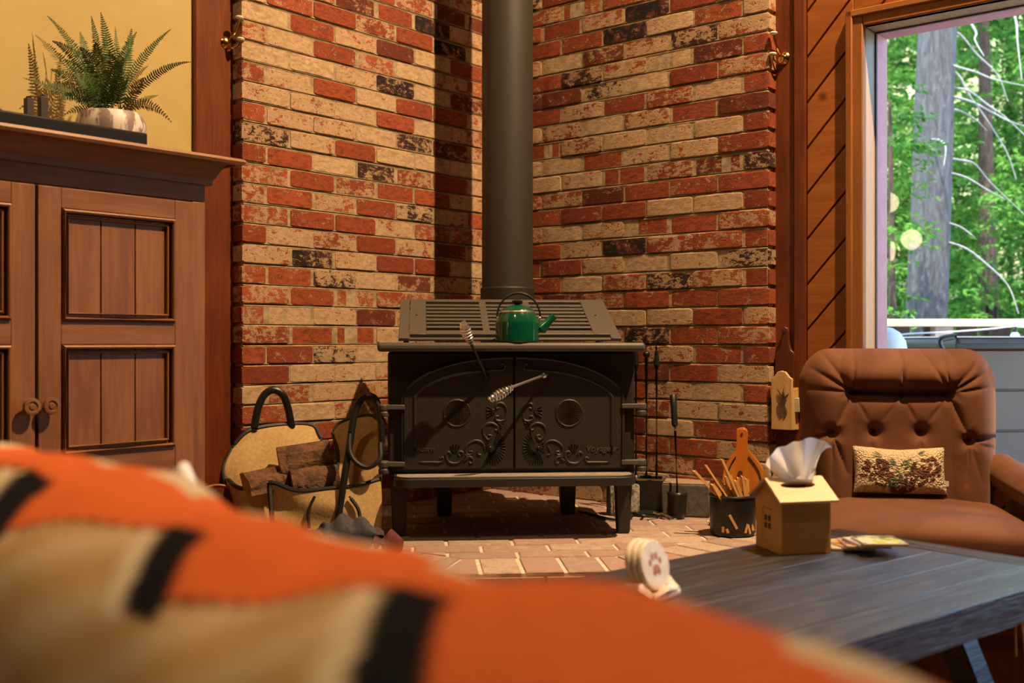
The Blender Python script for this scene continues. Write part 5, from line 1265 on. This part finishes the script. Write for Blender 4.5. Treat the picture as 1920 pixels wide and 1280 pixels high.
# throw
NU, NV = 420, 150
prT = [(-.118, .42), (-.116, .60), (-.108, ridge-.10), (-.095, ridge-.045), (-.065, ridge-.016), (-.028, ridge-.002), (.0, ridge), (.04, ridge-.003), (.085, ridge-.022), (.118, ridge-.08), (.136, ridge-.2), (.145, .52)]
pp = resample([Vector((a, 0, b)) for a, b in [(p.x, p.z) for p in bez([Vector((a, 0, b)) for a, b in prT], 8)]], NV)
acc = [0]
for a, b in zip(pp, pp[1:]): acc.append(acc[-1]+(b-a).length)
i0 = min(range(len(pp)), key=lambda i: abs(pp[i].x) if pp[i].z > ridge-.01 else 9)
tt = [acc[i0]-a for a in acc]                                   # distance down the near side (+), seat side (-)
tx0, tx1 = bx0-.0, bx1+.0
def thr(u, v):
    j = round(v*NV); x = tx0+(tx1-tx0)*u; p = pp[j]
    wv = .006*math.sin(x*11+.6)+.004*math.sin(x*23+tt[j]*18)+.0025*math.sin(x*41-tt[j]*30)
    nrm = Vector((0, p.x, max(.02, p.z-ridge+.12))).normalized()
    return Vector((x, p.x, p.z+.012-.026*max(-.3, min(1.2, x/.75))))+nrm*(wv+.004)
o = MB().grid(thr, NU, NV)
th = o.build('throw_blanket', M['canvas'], None, smooth=80, fix=False); put(th, SF)
tag(th, 'woven orange, black and tan patterned throw draped over the couch back', 'blanket')
ca = th.data.color_attributes.new('Col', 'FLOAT_COLOR', 'POINT'); cols = []
PER = .228; OR, BK, TN, TL = (.56, .122, .034), (.012, .011, .013), (.40, .25, .11), (.55, .44, .30)
for j in range(NV+1):
    for i in range(NU+1):
        x = tx0+(tx1-tx0)*i/NU; d = tt[j]
        q = (x-.318-(d-.03)*.72)/PER; fr_ = q-math.floor(q)     # 0 at the left edge of a black bar
        lowb = .090-.060*fr_                                    # saw-toothed lower edge of the orange band
        upb = -.034+.012*math.sin(2*PI*q)
        c = TN
        if upb < d < lowb: c = OR
        if fr_ < .19 and .026 < d < .098: c = BK
        elif lowb <= d < lowb+.004: c = (.10, .02, .012)
        elif fr_ > .90 and lowb <= d < .10: c = TL
        if c is TN and d > 0:
            g = .5+.5*math.sin((x*.75+d)*95); c = tuple(a*(1-.45*g)+b*.45*g for a, b in zip(TN, TL))
        if d <= upb: c = TL if (math.sin(2*PI*q*2) > -.2) else OR
        if d < -.085: c = OR if (d > -.16) else TN
        cols += [c[0], c[1], c[2], 1]
ca.data.foreach_set('color', cols)
t = NT('woven_throw'); at = t.n('ShaderNodeVertexColor', layer_name='Col'); wv = t.n('ShaderNodeTexWave'); wv.inputs['Scale'].default_value = 160; t.l(t.obj((1, 1, 1), rand=False), wv.inputs[0]); nz = t.noise(t.obj((1, 1, 1)), 60, 3)
t.set(Base_Color=t.mix(t.math('MULTIPLY', nz, .5), at.outputs[0], (.55, .50, .45), 'MULTIPLY'), Roughness=.95); t.b.inputs['Specular IOR Level'].default_value = .02; t.bump(wv.outputs[1], .3, .002)
th.data.materials.clear(); th.data.materials.append(t.m)
md = th.modifiers.new('solid', 'SOLIDIFY'); md.thickness = .006; md.offset = -1
# small pillow on the couch, a corner peeking over the back
pq = SF.hit(328, 888, .215); f = Fr(SF.wld((pq.x, .215, .445)), SA+.1)
pw_ = thing('couch_pillow', 'white and red pillow corner peeking over the throw near the armoire', 'pillow', f)
zt = pq.z-.445; hp3 = zt/2/1.36
def cp_(sd_):
    def fn(u, v):
        a, b = u*2-1, v*2-1; th_ = .045*((1-abs(a)**3)*(1-abs(b)**3))**.6; a2, b2 = hp3*a*(1-.04*(1-b*b)), hp3*b*(1-.04*(1-a*a)); c_, s_ = math.cos(.70), math.sin(.70)
        return Vector((a2*c_-b2*s_, sd_*th_, zt/2+a2*s_+b2*c_))
    return fn
MB().grid(cp_(-1), 24, 24).build('back_face', flat('pillow_red', (.30, .016, .02), .9), pw_, smooth=80, fix=False); MB().grid(cp_(1), 24, 24).build('front_face', M['white_cloth'], pw_, smooth=80, fix=False)
q = cp_(1); ep = [q(k/12, 0) for k in range(12)]+[q(1, k/12) for k in range(12)]+[q(1-k/12, 1) for k in range(12)]+[q(0, 1-k/12) for k in range(12)]
MB().tube(ep, .008, 8, closed=True).build('piping', M['white_cloth'], pw_)
# ================================================================== OUTSIDE
rg = random.Random(21)
t = NT('conifer_leaf'); v = t.obj((1, 1, 1)); n1 = t.noise(v, 1.6, 3, .6); n2 = t.noise(v, 14, 2, .5)
lc_ = t.mix(t.ramp(n1, .35, .65), (.045, .15, .030), (.13, .30, .050)); lc_ = t.mix(t.ramp(n2, .5, .75), lc_, (.22, .36, .08))
df = t.n('ShaderNodeBsdfDiffuse'); tl = t.n('ShaderNodeBsdfTranslucent'); mx = t.n('ShaderNodeMixShader'); mx.inputs[0].default_value = .4
t.l(lc_, df.inputs[0]); t.l(lc_, tl.inputs[0]); t.l(df.outputs[0], mx.inputs[1]); t.l(tl.outputs[0], mx.inputs[2]); t.l(mx.outputs[0], t.out.inputs[0]); t.t.nodes.remove(t.b); M['leaf'] = t.m
M['trunk'] = pm('grey_bark', (.105, .10, .108), (.06, .056, .06), .95, scale=14, stretch=(3, 3, .6), bump=1.0, bd=.03, dist=.6)
M['deadwood'] = pm('bleached_branch', (.30, .295, .29), (.22, .215, .21), .9, scale=20)
M['trunk2'] = pm('brown_bark', (.10, .06, .045), (.05, .03, .022), .95, scale=14, stretch=(3, 3, .6), bump=.8)
GZ = -2.0
# sloping ground
def hz(x, y): return GZ+max(0, (y-9))*.30+max(0, y-16)*.5+.12*math.sin(x*1.3)*math.sin(y*.9)
g = MB().grid(lambda u, v: Vector((-14+44*u, 5.2+32*v, hz(-14+44*u, 5.2+32*v))), 44, 32)
gm_ = pm('forest_floor', (.42, .34, .17), (.16, .20, .06), .95, scale=.9, det=6, bump=.3)
g = g.build('ground_outside', gm_, None); struct(g)
# deck
NRo = Vector((.646, .764, 0))
dk = MB(); dz = .02
dkm = wood('deck_wood', (.30, .20, .13), (.20, .125, .08), .7, 'x')
DK = Fr((0, 0, 0), 0)
def deck_board(k):
    y0 = 3.9+k*.145
    xa = max(1.0, (1.2+(4.1-y0)*1.15)); 
    return (max(.8, (.36-.764*(y0-4.61))/.646-.05), 7.2, y0, y0+.138)
deck = struct(MB().box(.9, 7.2, 4.95, 6.3, dz-.14, dz-.05).build('floor_deck', dkm))
for k in range(17):
    b = deck_board(k)
    if b[3] > 6.35: break
    MB().box(b[0], b[1], b[2], b[3], dz-.045, dz).build('plank', dkm, deck, bevel=.003)
# railing
Yr = 6.1; RL = Fr((W(1800, 0, Yr).x, Yr, dz), 0); z_t, z_b = W(0, 598, Yr-.05).z-dz, W(0, 612, Yr-.05).z-dz
rl = thing('deck_railing', 'wooden deck railing with pale flat top outside the window', 'railing', RL)
MB().box(-1.6, 3.2, -.075, .075, z_b, z_t).build('top_rail', wood('rail_wood', (.62, .45, .30), (.50, .34, .21), .6, 'x'), rl, bevel=.004)
drk = wood('dark_baluster', (.13, .085, .065), (.08, .05, .04), .8, 'z')
MB().box(-1.6, 3.2, -.02, .02, .08, .13).build('bottom_rail', drk, rl)
for px in (1763,): 
    x = RL.P(px, 0, Yr).x; MB().box(x-.05, x+.05, -.06, .04, -.02, z_b).build('post', wood('grey_post', (.36, .27, .23), (.27, .20, .17), .8, 'z'), rl, bevel=.003)
for x in (-1.5, 1.4, 3.1): MB().box(x-.05, x+.05, -.05, .05, -.02, z_b).build('post', drk, rl, bevel=.003)
for k in range(24):
    x = -1.5+k*.19+.03; MB().box(x-.055, x+.055, .02, .045, .08, z_b).build('baluster', drk, rl)
# hot tub like grey panelled box with dark cover
HT = Fr((W(1800, 0, 4.75).x, 4.75, dz), math.radians(3)); ht = thing('hot_tub', 'grey panelled hot tub with dark cover on the deck outside', 'hot tub', HT)
zc_ = HT.P(1850, 655, 4.75).z; zt_2 = HT.P(1850, 630, 4.75).z
gp = pm('grey_panel', (.115, .090, .072), (.10, .078, .062), .6, scale=3, bump=.03)
MB().box(0.0, 1.9, 0.012, 1.2, 0.0, zc_-.005).build('cabinet', gp, ht, bevel=.03, seg=3)
for k in range(5):
    za = zc_*k/5; MB().box(.012, 1.89, 0.0, .014, za+.004, za+zc_/5-.004).build('side_panel', gp, ht, bevel=.004)
MB().box(-.03, 1.93, -.03, 1.23, zc_, zt_2-.005).build('cover', pm('dark_cover', (.06, .055, .055), (.04, .037, .037), .55, scale=10, bump=.1), ht, bevel=.02, seg=3)
MB().box(-.035, 1.935, -.034, 1.235, zc_+.004, zc_+.028).build('cover_skirt', M['blackplastic'], ht, bevel=.003)
MB().box(-.028, 1.928, -.028, 1.228, zt_2-.006, zt_2).build('cover_edge', flat('cover_pale', (.55, .52, .5), .5), ht)
MB().tube(bez([Vector((-.03, -.02, zt_2)), Vector((-.10, -.02, zt_2-.02)), Vector((-.07, -.02, zt_2-.09)), Vector((-.03, -.02, zt_2-.16))], 8), .014, 8).build('cover_strap', M['blackplastic'], ht)
# white dome
q = W(1655, 655, 4.5); f = Fr((q.x, 4.5, dz), 0); wd = thing('patio_dome', 'white dome-shaped cover on the deck beside the railing', 'patio dome', f)
zz = f.P(1655, 612, 4.5).z; Rw = .098
MB().lathe([(Rw, zz-.16), (Rw, zz-.10), (Rw*.93, zz-.06), (Rw*.7, zz-.025), (Rw*.4, zz-.006), (0, zz)], 32, caps=False).build('dome', flat('white_paint', (.5, .5, .5), .4), wd)
MB().cyl((0, 0, 0), (0, 0, zz-.14), .03).build('pole', M['blackmetal'], wd); MB().lathe([(.14, 0), (.14, .02), (.04, .04)], 24).build('base', M['blackmetal'], wd)
tag(MB().tube(bez([W(1640, 640, 5.6), W(1690, 627, 5.6), W(1780, 622, 5.6), W(1860, 616, 5.6), W(1905, 612, 5.6), W(1990, 620, 5.6)], 8), .005, 6).build('cable', flat('pale_cable', (.5, .5, .52), .5)), 'thin pale cable strung in front of the deck railing', 'cable')
f = Fr(W(1903, 630, 5.5), 0); bl = thing('string_light', 'small blue-glass string light bulb hanging from the cable', 'string light', f)
MB().cyl((0, 0, .02), (0, 0, .048), .014).build('socket', M['blackplastic'], bl); MB().ball((0, 0, -.004), .024, 14, 10, (1, 1, 1.15)).build('bulb', flat('bulb_blue', (.45, .55, .75), .1), bl)
# big grey trunk
def tree_base(x, y): return Vector((x, y, hz(x, y)-.15))
Yt = 7.4
A0, A1 = W(1737, 600, Yt), W(1757, 55, Yt); ax_ = (A1-A0).normalized(); rb = 33*Yt/F
base = A0+ax_*((hz(A0.x, Yt)-.1-A0.z)/ax_.z)
f = Fr(base, 0); tr = thing('tall_tree', 'tall grey-barked tree trunk with bleached bare branches outside the window', 'tree', f)
pts = [ax_*s_ for s_ in [k*.5 for k in range(20)]]
m = MB(); nS = 20
def trunkf(u, v):
    p = ax_*(9.5*v); a = 2*PI*u; r_ = rb*(1.20-.35*v)*(1+.05*math.sin(7*a+6*v)+.03*math.sin(17*a-20*v))
    return p+Vector((math.cos(a)*r_, math.sin(a)*r_, 0))
m.grid(trunkf, 40, 60, True).build('trunk', M['trunk'], tr)
BR = [[(1775, 118), (1795, 125), (1830, 135), (1870, 150), (1960, 168)], [(1770, 52), (1800, 65), (1830, 100), (1870, 140), (1890, 190)], [(1772, 118), (1800, 145), (1815, 175), (1840, 210), (1870, 255), (1890, 290), (1905, 335)],
      [(1772, 163), (1815, 170), (1850, 195), (1885, 220), (1950, 280)], [(1772, 178), (1820, 190), (1860, 210), (1900, 230), (1960, 245)], [(1772, 204), (1800, 208), (1830, 225), (1850, 245)], [(1770, 296), (1800, 300), (1828, 308), (1860, 345), (1940, 420)],
      [(1770, 322), (1810, 332), (1850, 355), (1885, 374)], [(1765, 415), (1800, 425), (1828, 445)], [(1762, 450), (1810, 465), (1850, 495), (1890, 535), (1910, 588)], [(1812, 30), (1830, 60), (1828, 75), (1845, 105)], [(1747, 262), (1760, 262), (1773, 275), (1770, 310)], [(1705, 560), (1725, 568), (1745, 566)], [(1890, -10), (1905, 40), (1908, 80), (1916, 150)]]
for i, b in enumerate(BR):
    dep = rg.uniform(-.5, .25); n_ = len(b)
    P3 = [f.loc(W(px, py, Yt-.02+dep*k/(n_-1)+(-.12 if i == 11 else 0))) for k, (px, py) in enumerate(b)]
    pb = bez(P3, 6); MB().tube(pb, [.0095*(1-.7*k/(len(pb)-1)) for k in range(len(pb))], 6).build('dead_branch', M['deadwood'], tr)
# foliage trees
def foliage(n_br, spread, z0, z1, seed, dens=1.0, lf=.075, one=None):
    r_ = random.Random(seed); vs, fs = [], []
    for k in range(n_br):
        z = z0+(z1-z0)*r_.random(); a = r_.uniform(0, 2*PI) if one is None else r_.uniform(*one); L = spread*(1.0-.72*(z-z0)/(z1-z0+1e-6))*r_.uniform(.55, 1.1)
        d = Vector((math.cos(a), math.sin(a), 0)); side = Vector((-d.y, d.x, 0)); droop = r_.uniform(.15, .5)
        ns_ = max(4, int(L/.11*dens))
        for i in range(ns_):
            s_ = .2+.8*(i+r_.random())/ns_; p = d*(L*s_)+Vector((0, 0, z-droop*L*s_*s_))
            for sg in (-1, 1):
                l2 = (.30*(1-s_*.55))*r_.uniform(.7, 1.2); dr = (d*.75+side*sg*r_.uniform(.6, 1.1)+Vector((0, 0, r_.uniform(-.45, .1)))).normalized()
                nn = int(6*dens)+2
                for q in range(nn):
                    c = p+dr*(l2*(q+.5)/nn); e = (dr*.8+Vector((r_.uniform(-.9, .9), r_.uniform(-.9, .9), r_.uniform(-.7, .35)))).normalized(); w2 = e.cross(Vector((r_.uniform(-1, 1), r_.uniform(-1, 1), 1.2))).normalized()*lf*.22; le = lf*r_.uniform(.7, 1.3)
                    b = len(vs); vs += [tuple(c), tuple(c+e*le*.5+w2), tuple(c+e*le), tuple(c+e*le*.5-w2)]; fs.append((b, b+1, b+2, b+3))
    return vs, fs
TREES = [(2.1, 9.2, 7, 1.9, 150, 'leafy cedar just left of the tall grey trunk, beyond the railing'), (3.9, 9.0, 7, 2.0, 170, 'bright green cedar right of the tall grey trunk'), (3.0, 11.0, 8, 2.0, 150, 'cedar directly behind the tall grey trunk'),
         (5.3, 11.2, 8, 2.4, 170, 'wide cedar at the right edge of the window view'), (4.3, 13.5, 9, 2.4, 150, 'farther cedar right of the trunk, half hidden'), (6.4, 14.0, 9, 2.6, 130, 'cedar far to the right beyond the wide one'),
         (2.4, 14.5, 9, 2.6, 130, 'cedar far to the left beyond the trunk'), (7.2, 10.0, 7, 2.2, 110, 'cedar outside the right end of the deck'), (.6, 11.0, 8, 2.2, 90, 'cedar behind the stove corner of the house'), (5.4, 17.0, 9, 2.8, 110, 'hillside cedar far behind the right cedars')]
for i, (x, y, h_, sp_, nb_, lab) in enumerate(TREES):
    b = tree_base(x, y); f = Fr(b, 0); tq = thing('cedar_tree', lab, 'tree', f, 'cedars beyond the deck')
    MB().tube([Vector((0, 0, 0)), Vector((.05, 0, h_*.5)), Vector((.0, 0, h_))], [.11, .08, .02], 10).build('trunk', M['trunk2'], tq)
    vs, fs = foliage(int(nb_*1.5), sp_, .8, h_, 100+i, 1.0, .066 if y < 10.5 else .085)
    m = MB(); m.v = vs; m.f = fs; m.m = [0]*len(fs); o = m.build('foliage', M['leaf'], tq, smooth=0, fix=False); o['kind'] = 'stuff'
# low sprays in front of the trunk on its left
b = tree_base(2.35, 6.75); f = Fr(b, 0); tq = thing('cedar_sapling', 'young cedar with fresh sprays in front of the trunk, just past the railing', 'tree', f)
MB().tube([Vector((0, 0, 0)), Vector((.03, 0, 2.4)), Vector((.0, 0, 4.6))], [.05, .035, .01], 8).build('trunk', M['trunk2'], tq)
vs, fs = foliage(46, .55, 1.6, 4.7, 77, 1.3, .055); m = MB(); m.v = vs; m.f = fs; m.m = [0]*len(fs); o = m.build('foliage', M['leaf'], tq, smooth=0, fix=False); o['kind'] = 'stuff'
# ================================================================== GLOBE FLOOR LAMP (its globes mirror in the window pane)
gy = yc+JD+.0065
def mirrored(px, py, t_):
    p = FRt.hit(px, py, gy); d = FRt.vec(ray(px, py)); d.y = -d.y; return FRt.wld(p+d*t_)
gp_ = [mirrored(1709, 449, 4.0), mirrored(1668, 471, 4.05), mirrored(1666, 380, 3.95)]
cx_ = sum((p for p in gp_), Vector())/3; f = Fr((cx_.x, cx_.y, 0), 0)
fl = thing('floor_lamp', 'brass floor lamp with three frosted glass globes left of the armoire', 'floor lamp', f)
t = NT('globe_glow'); t.set(Base_Color=(.9, .85, .75, 1), Emission_Color=(1, .80, .52, 1), Emission_Strength=14.0); M['globe'] = t.m
MB().lathe([(.14, 0), (.14, .015), (.03, .03), (.012, .05)], 28).build('base', M['brass'], fl); MB().cyl((0, 0, .04), (0, 0, cx_.z-.1), .010).build('pole', M['brass'], fl)
for p in gp_:
    l = f.loc(p); MB().tube(bez([Vector((0, 0, cx_.z-.12)), Vector((l.x*.5, l.y*.5, l.z-.13)), Vector((l.x, l.y, l.z-.07))], 6), .006, 8).build('arm', M['brass'], fl)
    MB().ball(l, .070, 24, 16).build('globe', M['globe'], fl)
# string with tag on the chair side
q = W(1907, 1130, 2.15)
sg = tag(MB().tube(bez([W(1908, 1110, 2.3), W(1906, 1140, 2.3), W(1904, 1180, 2.3), W(1905, 1230, 2.3)], 6), .0025, 6).tube(bez([W(1909, 1138, 2.3), W(1916, 1170, 2.3), W(1922, 1225, 2.3)], 6), .0025, 6).build('pull_cord', M['jamb']), 'pale looped pull cord hanging below the armchair at the table edge', 'cord')
